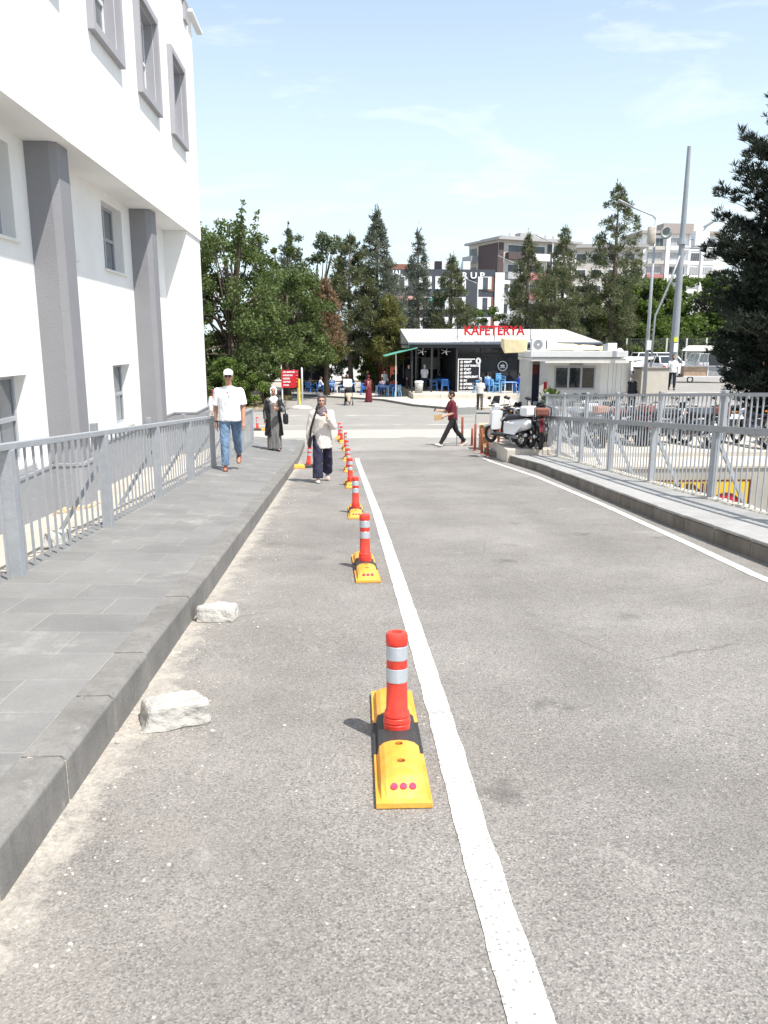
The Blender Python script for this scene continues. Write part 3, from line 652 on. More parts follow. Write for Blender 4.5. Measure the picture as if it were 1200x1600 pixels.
def person(loc, rz, H, label, pose=None, wear=(), skin=SKIN, vox=.011, group=None, faceon=True, sit=False, build=1., head=(0, 0)):
    """pose: lh,lk,rh,rk hip/knee degrees, la/ra=(swing,abduct,elbow,inward), lean"""
    seedv[0] += 3.7; p = dict(lh=0, lk=0, rh=0, rk=0, la=(0, 8, 12, 0), ra=(0, 8, 12, 0), lean=0, twist=0); p.update(pose or {})
    root = empty('person', loc, rz, label, 'person', group); s = H / 1.75
    def leg(sx, hip, knee):
        h = V(sx * .092, 0, 0); th, sh = R(hip), R(hip - knee); sp = sx * .02
        k = h + V(sp, -math.sin(th), -math.cos(th)) * .43; a = k + V(0, -math.sin(sh), -math.cos(sh)) * .42; return h, k, a, sh
    LG = {1: leg(1, p['lh'], p['lk']), -1: leg(-1, p['rh'], p['rk'])}
    low = min(g[2].z - .085 for g in LG.values()); PZ = -low
    if sit: PZ = .50
    pel = V(0, 0, PZ); LG = {k: (g[0] + pel, g[1] + pel, g[2] + pel, g[3]) for k, g in LG.items()}
    M_ = Matrix.Translation(pel) @ Matrix.Rotation(R(p['lean']), 4, 'X')
    def U(x, y, z): return M_ @ V(x, y, z)
    hipc, waist, chest, neck = U(0, 0, .03), U(0, 0, .17), U(0, -.005, .36), U(0, .01, .545)
    hd = M_ @ Matrix.Translation(V(0, -.012, .70)) @ Matrix.Rotation(R(-p['lean'] * .7 + head[0]), 4, 'X') @ Matrix.Rotation(R(head[1]), 4, 'Z')
    def Hd(x, y, z): return hd @ V(x, y, z)
    hr = hd.to_3x3()
    AR = {}
    for sx, a in ((1, p['la']), (-1, p['ra'])):
        sw, ab, el, inw = [R(q) for q in a]; sh = U(sx * .172 * build, 0, .452)
        d1 = V(sx * math.sin(ab), -math.sin(sw) * math.cos(ab), -math.cos(sw) * math.cos(ab)); e = sh + d1 * .285
        d2 = V(sx * math.sin(ab) * .3 - sx * math.sin(inw), -math.sin(sw + el) * math.cos(inw), -math.cos(sw + el) * math.cos(inw)).normalized(); wr = e + d2 * .25; AR[sx] = (sh, e, wr, d2)
    w = build
    b = B()
    b.cap(hipc, waist, (.155 * w, .105 * w), (.135 * w, .095 * w), 16); b.cap(waist, chest, (.135 * w, .10 * w), (.155 * w, .115 * w), 16); b.cap(chest, U(0, 0, .45), (.15 * w, .108 * w), (.12 * w, .075 * w), 16, 1, .3)
    b.cap(U(-.05 * w, .01, .465), U(-.15 * w, 0, .445), .042, .046, 10); b.cap(U(.05 * w, .01, .465), U(.15 * w, 0, .445), .042, .046, 10); b.cap(U(0, .005, .49), Hd(0, .01, -.06), .056, .05, 12)
    b.ell(Hd(0, .012, .03), (.073, .092, .086), 16, 12, hr); b.ell(Hd(0, -.022, -.04), (.054, .062, .066), 14, 10, hr); b.ell(Hd(0, -.052, -.082), (.024, .022, .018), 8, 6, hr)
    b.cap(Hd(0, -.08, .022), Hd(0, -.102, -.018), .009, .015, 8); b.ell(Hd(0, -.081, .035), (.05, .014, .011), 10, 6, hr)
    for sx in (1, -1):
        b.ell(Hd(sx * .076, .012, -.002), (.010, .02, .030), 8, 6, hr); b.ell(Hd(sx * .034, -.062, -.022), (.024, .022, .02), 8, 6, hr)
        sh, e, wr, d = AR[sx]; b.cap(sh, e, .050 * w, .041, 12); b.cap(e, wr, .041, .028, 12)
        fwd = d.cross(V(sx, 0, 0)); fwd = V(0, -1, 0) if fwd.length < .2 else fwd.normalized()
        pc = wr + d * .05; lat = fwd
        b.cap(wr, wr + d * .085, (.026, .026), (.034, .018), 10, .6)
        for k in range(4):
            o_ = lat * ((k - 1.5) * .0185); ln = (.036, .042, .04, .032)[k]; f0 = wr + d * .088 + o_; cur = V(-sx, 0, 0) * .35
            f1 = f0 + (d + cur * .4).normalized() * ln; f2 = f1 + (d + cur * 1.6).normalized() * ln * .8; b.cap(f0 - d * .012, f1, .0088, .0082, 6); b.cap(f1, f2, .0082, .0072, 6)
        t0 = wr + d * .03 - lat * .022; t1 = t0 + (d - lat * .8).normalized() * .038; b.cap(t0, t1, .0105, .0092, 6); b.cap(t1, t1 + (d * .9 - lat * .1 + V(-sx, 0, 0) * .3).normalized() * .03, .009, .0075, 6)
        h, k_, a, sh_ = LG[sx]; b.cap(h, k_, .078 * w, .052, 14); b.cap(k_, k_.lerp(a, .3), .052, .055, 12, 0); b.cap(k_, a, .052, .036, 12)
        fd = V(0, -math.cos(max(-.5, min(.9, 0 if sit else (sh_ * .8)))), math.sin(0 if sit else (sh_ * .8))) ; b.cap(a + V(0, .03, -.045), a + fd * .15 + V(0, 0, -.05), .034, .03, 10)
    for q in range(len(b.v)): b.v[q] = tuple(Vector(b.v[q]) * s)
    body = remesh(b, vox, 'body', skin, root, sm=2)
    def part(bd, name, m, v=None, fold=0., fs=(16, 16, 4), par=None, sm=3):
        bd.v = [tuple(Vector(q) * s) for q in bd.v]; return remesh(bd, v or vox, name, m, par or root, fold, fs, sm)
    def plain(bd, name, m, par=None, **k):
        bd.v = [tuple(Vector(q) * s) for q in bd.v]; return bd.build(name, m, par or root, smooth=True, **k)
    if faceon:
        for sx in (1, -1):
            plain(B().ell(Hd(sx * .031, -.0805, .008), (.015, .006, .007), 10, 6, hr), 'eye', mat('eye_dark', (.03, .02, .016), .3)); plain(B().cap(Hd(sx * .016, -.094, .030), Hd(sx * .05, -.082, .031), .0045, .003, 6), 'eyebrow', mat('eyebrow', (.05, .035, .03), .9))
        plain(B().ell(Hd(0, -.0885, -.048), (.024, .006, .0075), 10, 6, hr), 'mouth', mat('lips', (.38, .13, .11), .5))
    for it in wear:
        t, m = it[0], it[1]; a = it[2] if len(it) > 2 else None
        if t in ('shirt', 'tunic', 'jacket'):
            b = B(); ln = {'shirt': -.04, 'tunic': -.22, 'jacket': -.10}[t]; lo = .020 if t == 'shirt' else .018
            if t == 'jacket': lo = .032
            if a and 'loose' in a: lo += .012
            bot = U(0, 0, ln); k = 1.0
            b.cap(bot, waist, ((.165 + lo) * w, (.118 + lo) * w), ((.15 + lo) * w, (.112 + lo) * w), 18, .15, 0); b.cap(waist, chest, ((.15 + lo) * w, (.112 + lo) * w), ((.16 + lo * .8) * w, (.118 + lo * .8) * w), 18, 0.2); b.cap(chest, U(0, .003, .45), ((.16 + lo * .8) * w, (.118 + lo * .7) * w), (.13 * w, .085 * w), 18, .2, .5)
            [b.cap(U(q * .035, .005, .49), U(q * .160 * w, 0, .445), .056, .060, 12) for q in (1, -1)]
            b.cap(U(0, .008, .43), U(0, .004, .528), .115, .068, 16, 0)
            long_ = a and 'long' in a
            for sx in (1, -1):
                sh, e, wr, d = AR[sx]
                if long_: b.cap(sh, e, .062 + lo * .5, .056 + lo * .4, 12); b.cap(e, wr + d * -.01, .056 + lo * .4, .042 + lo * .3, 12, 1, .1)
                else: b.cap(sh, sh.lerp(e, .82), .060 + lo * .3, .062 + lo * .6, 12, 1, .05)
            o = part(b, {'shirt': 'shirt', 'tunic': 'tunic', 'jacket': 'jacket'}[t], m, fold=.012, fs=(11, 11, 5))
            if a and 'collar' in a:
                plain(B().torus(tuple(U(0, .006, .535)), .062, .012, 18, 6, 'Z'), 'collar', m, o)
            if a and 'placket' in a:
                plain(B().bar(U(0, -.128 * w - .025, .36), U(0, -.10, .49), .03, .006), 'button_placket', mat('placket_grey', (.55, .57, .6), .9), o)
        elif t == 'trousers':
            b = B(); fl = a or 0.; b.cap(U(0, 0, -.03), U(0, 0, .09), (.165 * w, .122 * w), (.152 * w, .115 * w), 18, .6, .1)
            for sx in (1, -1):
                h, k_, an, sh_ = LG[sx]; end = an + V(0, .0, .03); b.cap(h + V(0, 0, .01), k_, .096 * w, .072 + fl * .5, 14); b.cap(k_, end, .072 + fl * .5, .058 + fl, 14, 1, .1)
            part(b, 'trousers', m, fold=.016, fs=(14, 14, 7))
        elif t == 'robe':
            b = B(); zb = .06 if not sit else .2; w0 = a or .25
            b.cap(V(0, 0, zb), U(0, 0, .12), (w0, w0 * .85), (.165, .12), 20, .05, 0); b.cap(U(0, 0, .10), chest, (.165, .12), (.18, .13), 18, 0); b.cap(chest, U(0, 0, .48), (.18, .13), (.15, .09), 18, 0, .4); [b.cap(U(q * .04, 0, .49), U(q * .15, 0, .46), .064, .068, 12) for q in (1, -1)]
            if sit:
                for sx in (1, -1): h, k_, an, sh_ = LG[sx]; b.cap(h, k_, .11, .10, 12); b.cap(k_, an, .10, .11, 12)
            for sx in (1, -1):
                sh, e, wr, d = AR[sx]; b.cap(sh, e, .066, .062, 12); b.cap(e, wr - d * .01, .062, .058, 12, 1, .1)
            part(b, 'robe', m, fold=.04, fs=(13, 13, 1.2))
        elif t == 'open_coat':
            b = B(); zb = a or .45
            for sx in (1, -1):
                b.cap(V(sx * .155, .03, zb), U(sx * .10, .03, .15), (.105, .17), (.085, .125), 14, .05, 0); b.cap(U(sx * .10, .03, .15), U(sx * .11, .02, .42), (.085, .125), (.08, .12), 14, 0, .6)
                sh, e, wr, d = AR[sx]; b.cap(sh, e, .074, .068, 12); b.cap(e, wr - d * .02, .068, .055, 12, 1, .1)
            b.cap(V(0, .12, zb), U(0, .09, .45), (.14, .06), (.12, .06), 14, .05); [b.cap(U(q * .04, .02, .495), U(q * .15, .01, .462), .07, .074, 12) for q in (1, -1)]
            part(b, 'open_coat', m, fold=.028, fs=(12, 12, 2.5))
        elif t == 'headscarf':
            b = B(); b.ell(Hd(0, .034, .032), (.092, .092, .106), 18, 12, hr)
            for k in range(9):
                an = R(-62 + k * 15.5 if False else 0)
            for sx in (1, -1): b.cap(Hd(sx * .068, -.022, .06), Hd(sx * .066, -.022, -.06), .022, .025, 10)
            b.cap(Hd(-.04, -.055, .098), Hd(.04, -.055, .098), .022, .022, 10); b.cap(Hd(0, .0, -.135), U(0, -.0, .50), (.075, .075), (.13, .10), 16, .4); b.cap(U(0, -.03, .50), U(0, -.08, .40), (.13, .07), (.08, .05), 14, .5)
            o = part(b, 'headscarf', m, min(vox, .008), .012, (18, 18, 14), sm=2)
        elif t == 'hair':
            b = B(); b.ell(Hd(0, .022, .045), (.082, .095, .083), 16, 12, hr); b.ell(Hd(0, .05, -.005), (.078, .07, .07), 14, 10, hr)
            if a == 'long': b.cap(Hd(0, .06, -.02), Hd(0, .08, -.2), (.085, .05), (.09, .04), 12)
            part(b, 'hair', m, min(vox, .008), .008, (40, 40, 40), sm=1)
        elif t == 'beard': part(B().ell(Hd(0, -.038, -.078), (.057, .055, .045), 12, 8, hr), 'beard', m, .007, .004, (40, 40, 40))
        elif t == 'cap':
            b = B(); b.ell(Hd(0, .012, .058), (.086, .103, .078), 18, 12, hr); b.cap(Hd(0, -.075, .060), Hd(0, -.145, .045), (.068, .008), (.05, .007), 14)
            part(b, 'cap', m, .006, sm=1)
        elif t == 'sunglasses':
            o = None
            for sx in (1, -1): q = plain(B().ell(Hd(sx * .033, -.092, .010), (.028, .008, .019), 12, 8, hr), 'lens', DARK, o); o = o or q
            q = B(); q.bar(Hd(-.03, -.094, .016), Hd(.03, -.094, .016), .004); [q.bar(Hd(sx * .06, -.085, .014), Hd(sx * .082, .01, .012), .004) for sx in (1, -1)]; plain(q, 'frame', DARK, o)
        elif t == 'shoes':
            for sx in (1, -1):
                h, k_, an, sh_ = LG[sx]; sw = 0 if sit else sh_ * .8; fd = V(0, -math.cos(sw), math.sin(sw)); dn = V(0, -math.sin(sw), -math.cos(sw))
                b = B(); hl = an + V(0, .035, 0) + dn * .045; b.cap(hl, an + fd * .06 + dn * .048, (.044, .042), (.046, .038), 12); b.cap(an + fd * .06 + dn * .05, an + fd * .165 + dn * .058, (.047, .036), (.040, .024), 12)
                part(b, 'shoe', m, min(vox, .009), sm=1)
        elif t == 'watch': plain(B().cap(AR[a][2] - AR[a][3] * .03, AR[a][2] - AR[a][3] * .01, .033, .033, 12, 0), 'watch', m)
    root['H'] = 0; del root['H']
    return root, AR, U, Hd, s, LG
WHT = mat('white_cotton', (.80, .80, .81), .9, .03); CREAM = mat('cream_cotton', (.66, .61, .56), .9, .04, 5, .2, 200); DENIM = mat('blue_denim', (.13, .22, .36), .9, .35, 5, .3, 300, col2=(.22, .33, .48))
BRN = mat('brown_leather', (.20, .06, .035), .45, .2); NAVY = mat('navy_cloth', (.022, .022, .05), .9, .25); BLACKC = mat('black_cloth', (.014, .014, .017), .92, .25); GRAYD = mat('grey_dress', (.16, .155, .15), .9, .2, 12)
MAROON = mat('maroon_cloth', (.14, .012, .022), .9, .2); PLUM = mat('patterned_scarf', (.13, .105, .12), .85, .55, 26); GREYC = mat('grey_cloth', (.28, .28, .30), .9, .15); OLIVE = mat('dark_olive_cloth', (.09, .085, .07), .9, .2)
HAIRD = mat('dark_hair', (.018, .014, .012), .6, .3, 30); HAIRG = mat('grey_hair', (.42, .41, .40), .8, .2, 30); SNEAK = mat('pale_sneaker', (.50, .49, .50), .6, .1); BLUEC = mat('royal_blue_cloth', (.02, .05, .30), .9, .2); REDC = mat('red_cloth', (.48, .05, .03), .9, .2)
# the man in the white cap, on the left pavement
x, y = -2.02, 15.0
person((x, y, SWL(x, y) + .004), R(4), 1.90, 'man in white cap, sunglasses, white polo and jeans walking on the left pavement', dict(lh=-6, lk=4, rh=-14, rk=6, la=(6, 9, 16, 4), ra=(-6, 8, 10, 2)) | dict(lh=-22, lk=24, rh=13, rk=8),
       [('shirt', WHT, ('collar', 'placket', 'loose')), ('trousers', DENIM, .006), ('shoes', BRN), ('cap', WHT), ('sunglasses', DARK), ('watch', DARK, -1)], SKIN2, .0075, build=1.12)
# the woman in the white headscarf
x, y = -1.70, 21.3
r_, AR, U, Hd, s, LG = person((x, y, SWL(x, y) + .004), R(8), 1.70, 'older woman in white headscarf, long grey dress and black coat on the left pavement', dict(lh=8, lk=8, rh=-8, rk=6, la=(28, 10, 78, 38), ra=(-8, 12, 10, 0), lean=4),
       [('robe', GRAYD, .185), ('open_coat', BLACKC, .42), ('headscarf', WHT), ('shoes', DARK)], SKIN2, .009)
h0 = empty('handbag', r_.matrix_world.translation, R(8), 'black handbag on the arm of the woman in the white headscarf', 'handbag'); h0.location = r_.location
b = B(); b.cb((.30, -.13, .86), (.13, .30, .27), 0, 0, 0); b.build('bag_body', BLACKC, h0, bevel=.04); b = B(); b.tube([(.30, -.24, .98), (.29, -.24, 1.10), (.28, -.16, 1.17), (.28, -.08, 1.12), (.30, -.04, .98)], .009, 6); b.build('handle', BLACKC, h0)
# the woman in the cream top walking down the middle of the lane
x, y = -.30, 15.25
r_, AR, U, Hd, s, LG = person((x, y, P(y) + .004), R(2), 1.70, 'woman in dark patterned headscarf, cream sweatshirt and wide navy trousers in the lane', dict(lh=-16, lk=10, rh=15, rk=6, la=(26, 10, 122, 30), ra=(-4, 15, 16, -2)),
       [('tunic', CREAM, ('long', 'loose')), ('trousers', NAVY, .042), ('headscarf', PLUM), ('shoes', SNEAK)], SKIN, .0075)
h0 = empty('shoulder_bag', r_.location, R(2), 'small black crossbody bag with wide strap at the hip of the woman in cream', 'bag')
b = B(); b.cb((-.235, -.115, .80), (.07, .13, .22), 0, 0, R(8)); b.build('bag_body', BLACKC, h0, bevel=.025); b = B(); pts = [(-.235, -.15, .90), (-.21, -.20, 1.08), (-.155, -.20, 1.26), (-.085, -.135, 1.45), (-.06, -.03, 1.515), (-.09, .08, 1.45), (-.2, .16, 1.2), (-.24, .05, .90)]
for a, c in zip(pts[:-1], pts[1:]): b.bar(a, c, .042, .008)
b.build('strap', BLACKC, h0)
# maroon shirt, crossing to the left and looking at a phone
x, y = 3.55, 24.2
r_, AR, U, Hd, s, LG = person((x, y, G(x, y) + .004), R(-78), 1.80, 'bearded man in maroon shirt and black trousers crossing the street with a phone', dict(lh=30, lk=4, rh=-24, rk=14, la=(10, 6, 62, 10), ra=(22, 6, 78, 12), lean=4),
       [('shirt', MAROON, ('collar',)), ('trousers', BLACKC, .004), ('hair', HAIRD), ('beard', HAIRD), ('shoes', SNEAK)], SKIN, .009, head=(14, 0))
ph = B(); q = (AR[-1][2] + AR[-1][3] * .12) * s; ph.cb(tuple(q + V(0, -.02, .03)), (.075, .012, .15), 0, R(-30)); o = ph.build('phone', DARK, None, bevel=.004); o.location = r_.location; o.rotation_euler = (0, 0, R(-78)); tag(o, 'dark mobile phone held up in the hand of the man in maroon', 'phone')
ph = B(); q = (AR[1][2] + AR[1][3] * .12) * s; ph.cb(tuple(q + V(0, -.08, 0)), (.02, .26, .17), 0, R(6)); o = ph.build('paper_envelope', WOOD, None, bevel=.002); o.location = r_.location; o.rotation_euler = (0, 0, R(-78)); tag(o, 'tan paper envelope carried by the man in maroon', 'envelope')
# white haired man on the plaza seen from behind
x, y = 7.55, 41.7
person((x, y, G(x, y) + .0), R(170), 1.72, 'white-haired man in pale shirt and dark trousers walking towards the cafeteria', dict(lh=16, lk=8, rh=-14, rk=24, la=(20, 8, 80, 25), ra=(8, 8, 60, 20)), [('shirt', mat('pale_shirt', (.66, .66, .62), .9), ('loose',)), ('trousers', OLIVE, .01), ('hair', HAIRG), ('shoes', BLACKC)], SKIN, .011)
# man with the pushchair
x, y = .62, 47.3
person((x, y, G(x, y)), R(0), 1.80, 'bearded man in white shirt pushing a pushchair down the far street', dict(lh=10, lk=4, rh=-12, rk=10, la=(22, 6, 52, 8), ra=(22, 6, 52, 8)), [('shirt', WHT, ('long', 'loose')), ('trousers', BLACKC, .01), ('hair', HAIRD), ('beard', HAIRD), ('shoes', BLACKC)], SKIN2, .011)
# woman in a dark red robe
x, y = 1.95, 49.6
person((x, y, G(x, y)), R(-150), 1.68, 'woman in long dark red robe and headscarf walking in front of the cafe tables', dict(lh=10, rh=-8, la=(20, 8, 60, 20), ra=(10, 8, 20, 0)), [('robe', MAROON, .24), ('headscarf', MAROON), ('shoes', BLACKC)], SKIN, .011)
# woman in black by the booth
x, y = 10.35, 27.4
person((x, y, G(x, y)), R(100), 1.62, 'woman in black coat and grey headscarf walking past the booth', dict(lh=20, lk=4, rh=-20, rk=16, la=(24, 6, 40, 5), ra=(-18, 6, 12, 0)), [('jacket', BLACKC, ('long', 'loose')), ('tunic', BLACKC, ('long',)), ('trousers', BLACKC, .02), ('headscarf', mat('grey_scarf', (.20, .20, .20), .9, .3)), ('shoes', BLACKC)], SKIN, .011)
# man in a white T-shirt on the raised yard
x, y = 17.25, 40.2
person((x, y, G(x, y)), R(-14), 1.80, 'bearded man in white T-shirt and black trousers standing beside the concrete box', dict(lh=12, lk=4, rh=-8, rk=8, la=(0, 8, 12, 0), ra=(-4, 8, 8, 0)), [('shirt', WHT, ('loose',)), ('trousers', BLACKC, .0), ('hair', HAIRD), ('beard', HAIRD), ('shoes', BLACKC)], SKIN2, .011)
# stooping person at the building corner
x, y = -4.92, 31.0
person((x, y, G(x, y)), R(70), 1.62, 'person in white trousers and red scarf, half hidden by the white building corner', dict(lh=28, lk=6, rh=-22, rk=14, lean=16), [('shirt', WHT, ('long',)), ('trousers', WHT, .01), ('headscarf', mat('dark_red_scarf', (.25, .03, .05), .9)), ('shoes', SNEAK)], SKIN, .011, faceon=False)
b = B(); b.ell((-4.55, 30.95, G(-4.5, 31) + .95), (.20, .22, .30), 14, 10); tag(b.build('backpack', BLACKC, smooth=True), 'large black bag carried by the person at the building corner', 'bag')
# crumbs broken off the two stones
b = B(); rr = random.Random(31)
for cx_, cy_ in ((-.80, 3.5), (-.84, 5.3)):
    for k in range(26):
        x, y = cx_ + rr.gauss(0, .17), cy_ + rr.gauss(-.03, .13); s_ = rr.uniform(.003, .013); b.ell((x, y, P(y) + s_ * .3), (s_, s_ * .8, s_ * .6), 6, 4)
tag(b.build('gravel', STONE), 'scatter of pale crumbs around the two broken blocks', None, None, 'stuff')
# ------------------------------------------------------------------ cafeteria
ROOFW = mat('pale_roof_sheet', (.70, .68, .63), .6, .07, 3, .2, 30); CREAMT = mat('cream_tarpaulin', (.78, .66, .40), .8, .12, 3, .5, 6)
IN = mat('shade_and_board_black', (.012, .013, .02), .9, .3); TEAL = mat('green_awning', (.10, .36, .27), .7, .12, 4); CANB = mat('shade_canvas', (.30, .27, .24), .9, .1)  # IN paints the hall's inner shade as near-black; the menu board is simply black
RED = mat('sign_red', (.50, .010, .018), .4, .05); WLET = mat('white_lettering', (.78, .78, .78), .6, .03); LILAC = mat('cream_wall', (.52, .50, .46), .85, .1)
kf = empty('cafeteria', (11, 53, -1.78), 0, 'low cafeteria hall with pale sheet roof, dark open front and glazed wall', 'cafeteria'); O = Vector(kf.location)
def kb(bd, name, m, parent=None, **k): bd.v = [tuple(Vector(p) - O) for p in bd.v]; return bd.build(name, m, parent or kf, **k)
b = B(); A, Bq, Cq, D = (4.75, 53, 1.50), (17.75, 53, 1.50), (16.5, 57.5, 2.40), (4.55, 57.5, 2.42); E_, F_ = (17.9, 62, 1.45), (4.5, 62, 1.5)
b.poly([A, Bq, Cq, D]); b.poly([D, Cq, E_, F_]); b.poly([Bq, E_, Cq]); b.v = b.v + []; 
n_ = 60
for k in range(n_):
    t = (k + .5) / n_; pa = Vector(A).lerp(Vector(Bq), t); pb = Vector(D).lerp(Vector(Cq), t); b.bar(pa + V(0, 0, .012), pb + V(0, 0, .012), .05, .03)
kb(b, 'roof', ROOFW)
b = B(); b.box(4.7, 17.8, 52.95, 53.05, 1.36, 1.495); kb(b, 'fascia', mat('fascia_blue', (.10, .12, .16), .5))
b = B(); b.box(4.8, 17.6, 53.06, 53.4, 1.12, 1.40); kb(b, 'eaves_beam', DARK)
b = B(); b.add([(4.8, 53.1, 1.40), (4.65, 57.5, 2.36), (4.6, 61.9, 1.4), (4.8, 53.1, 1.1), (4.6, 61.9, 1.1)], [(0, 1, 2, 4, 3)]); kb(b, 'gable', LILAC)
b = B(); b.box(4.6, 17.4, 60.6, 60.8, -1.8, 1.4); b.box(4.62, 17.4, 53.4, 60.6, 1.30, 1.36); b.box(8.0, 8.1, 54.1, 60.6, -1.8, 1.3); kb(b, 'inner_wall', IN)  # walls and ceiling coloured near black to stand in for the hall's shade
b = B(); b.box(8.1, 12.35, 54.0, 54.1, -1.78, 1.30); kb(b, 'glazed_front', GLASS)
b = B()
for x in (8.06, 9.75, 11.05, 12.36): b.box(x - .035, x + .035, 53.9, 53.98, -1.78, 1.3)
b.box(8.1, 12.3, 53.9, 53.98, .62, .68); kb(b, 'window_frame', DARK)
b = B(); b.box(12.4, 13.5, 53.8, 54.1, -1.78, 1.3); b.box(13.5, 17.4, 54.2, 54.4, -1.78, 1.3); b.box(17.3, 17.5, 54.4, 60.6, -1.78, 1.3); kb(b, 'side_wall', LILAC)
for x in (5.0, 6.3, 8.0): b = B(); b.box(x - .05, x + .05, 53.1, 53.2, -1.78, 1.12); kb(b, 'post', DARK)
for x, y in ((5.6, 56.5), (6.9, 57.5), (7.5, 59)): b = B(); b.box(x - .04, x + .04, y, y + .08, -1.78, 1.3); kb(b, 'post', mat('grey_post', (.25, .26, .28), .5))
b = B()
for z in (.35, .95): b.box(4.9, 8.0, 60.4, 60.5, z, z + .05)
for k in range(6): b.box(5.0 + k * .55, 5.05 + k * .55, 60.35, 60.45, -1.2, .95)
kb(b, 'inner_frame', mat('grey_post', (.25, .26, .28)))
b = B(); b.box(6.4, 7.8, 60.3, 60.4, -.5, .35); kb(b, 'back_panel', mat('grey_panel', (.32, .33, .35), .7, .3))  # plain grey panel, lighter than the wall behind
# tie-rods and ceiling fans under the eaves
b = B()
for x in (5.7, 7.3):
    for a in range(5): b.bar((x, 53.55, .88), (x + .32 * math.cos(a * 1.2566), 53.55 + .1, .88 + .22 * math.sin(a * 1.2566)), .06, .02)
kb(b, 'fan_blades', WLET)
# roof sign
sg = empty('roof_sign', (10.4, 52.9, 1.6), 0, 'red KAFETERYA roof sign on a thin black frame', 'sign')
text('lettering', 'KAFETERYA', .83, RED, sg, (0, -.06, .62), ext=.03, bold=.025, width=4.05)
b = B(); b.box(-2.45, -2.41, 0, .04, 0, 1.02); b.box(.02, .06, 0, .04, 0, 1.02); b.box(2.45, 2.49, 0, .04, 0, 1.02); b.box(-2.45, 2.49, 0, .03, .28, .31); b.box(-2.45, 2.49, 0, .03, .93, .96)
b.bar((-2.43, 0, .28), (-2.75, -.0, -.0), .03); b.build('frame', DARK, sg)
# menu board
mb = empty('menu_board', (8.85, 53.3, -1.78), 0, 'black menu board with white list of drinks leaning by the cafeteria entrance', 'menu board')
b = B(); b.box(-.78, .78, 0, .06, 0, 2.25); b.build('panel', IN, mb)
b = B(); b.box(-.75, -.69, -.03, 0, .03, 2.2); b.box(.69, .75, -.03, 0, .9, 2.2); b.box(-.69, .69, -.03, 0, .03, .08); b.box(-.69, .4, -.03, 0, 2.14, 2.2); b.build('frame', WLET, mb)
for i, (t_, wd) in enumerate([('MENÜ', .3), ('ÇAY KAHVE', .75), ('TOST', .4), ('SİMİT', .55), ('MEŞRUBAT', .62), ('SU', .28), ('BÖREK', .5), ('DÖNER', .5)]):
    z = 1.98 - i * .245; b = B(); b.cyl((-.5, -.012, z), (-.5, -.001, z), .10, n=12); b.build('picture', mat('pale_picture', (.5, .48, .46), .7, .4, 14), mb)
    o = text('menu_line', t_, .19, WLET, mb, (-.34, -.012, z), ext=.003, bold=.012, align='LEFT')
b = B()
for k in range(9): a = k * .7; b.cyl((.62 + .12 * math.cos(a), -.05, 2.05 + .16 * math.sin(a)), (.62 + .12 * math.cos(a), -.03, 2.05 + .16 * math.sin(a)), .07, n=7)
b.build('flower_ornament', WLET, mb)
lg = empty('wall_emblem', (11.25, 53.86, -.08), 0, 'round white cup emblem on the dark cafeteria glass', 'emblem')
b = B(); b.torus((0, 0, 0), .31, .028, 28, 6, 'Y'); b.build('ring', WLET, lg, smooth=True)
b = B(); b.prism([(-.13, -.04), (.13, -.04), (.09, .0), (-.09, .0)], 0, .01); b.v = [(x, 0 - z, y) for x, y, z in b.v]; b.box(-.14, .14, -.01, 0, -.02, .07); b.box(-.18, .18, -.01, 0, -.13, -.09); b.bar((-.05, 0, .1), (-.03, 0, .17), .02, .01); b.bar((.05, 0, .1), (.03, 0, .17), .02, .01); b.build('cup', WLET, lg)
b = B(); b.box(8.2, 11.9, 0, .02, 0, .03)
# green side awning
aw = empty('awning', (4.3, 53.4, -1.9), 0, 'sloping green fabric awning on a thin white post left of the cafeteria', 'awning')
b = B(); b.hexa([(-1.15, -.8, 2.48), (1.0, -.9, 3.02), (1.0, 1.8, 3.02), (-1.15, 1.8, 2.48), (-1.15, -.8, 2.53), (1.0, -.9, 3.07), (1.0, 1.8, 3.07), (-1.15, 1.8, 2.53)]); b.build('canopy', TEAL, aw)
b = B(); b.box(-.42, -.36, -.5, -.44, -.3, 2.65); b.build('post', mat('white_pole', (.66, .66, .64), .5), aw)
# furniture
def chair(m, nm='plastic_chair'):
    r = empty(nm, (0, 0, 0)); b = B(); b.hexa([(-.23, -.24, .41), (.23, -.24, .41), (.21, .2, .38), (-.21, .2, .38), (-.24, -.25, .44), (.24, -.25, .44), (.22, .22, .41), (-.22, .22, .41)]); b.build('seat', m, r, bevel=.02)
    b = B()
    for k in range(5): x = -.16 + k * .08; b.bar((x, .2, .44), (x * 1.08, .29, .84), .05, .02)
    b.bar((-.22, .28, .80), (.22, .28, .80), .09, .025); b.build('backrest', m, r, bevel=.01)
    for sx in (1, -1):
        for y in (-.22, .2): b = B(); b.bar((sx * .21, y, .42), (sx * .25, y * 1.15, 0), .045, .04); b.build('leg', m, r)
        b = B(); b.bar((sx * .25, -.22, .62), (sx * .24, .25, .66), .05, .03); b.bar((sx * .25, -.22, .42), (sx * .25, -.22, .63), .04, .03); b.build('armrest', m, r)
    return r
def table(m):
    r = empty('cafe_table', (0, 0, 0)); b = B(); b.box(-.45, .45, -.38, .38, .70, .735); b.build('tabletop', m, r, bevel=.01)
    for sx in (1, -1):
        for sy in (1, -1): b = B(); b.bar((sx * .38, sy * .3, .70), (sx * .42, sy * .34, 0), .035); b.build('leg', PVC, r)
    return r
ch = chair(BLUE); ch2 = chair(mat('pale_blue_plastic', (.16, .42, .70), .4, .1)); tb = table(BLUE2)
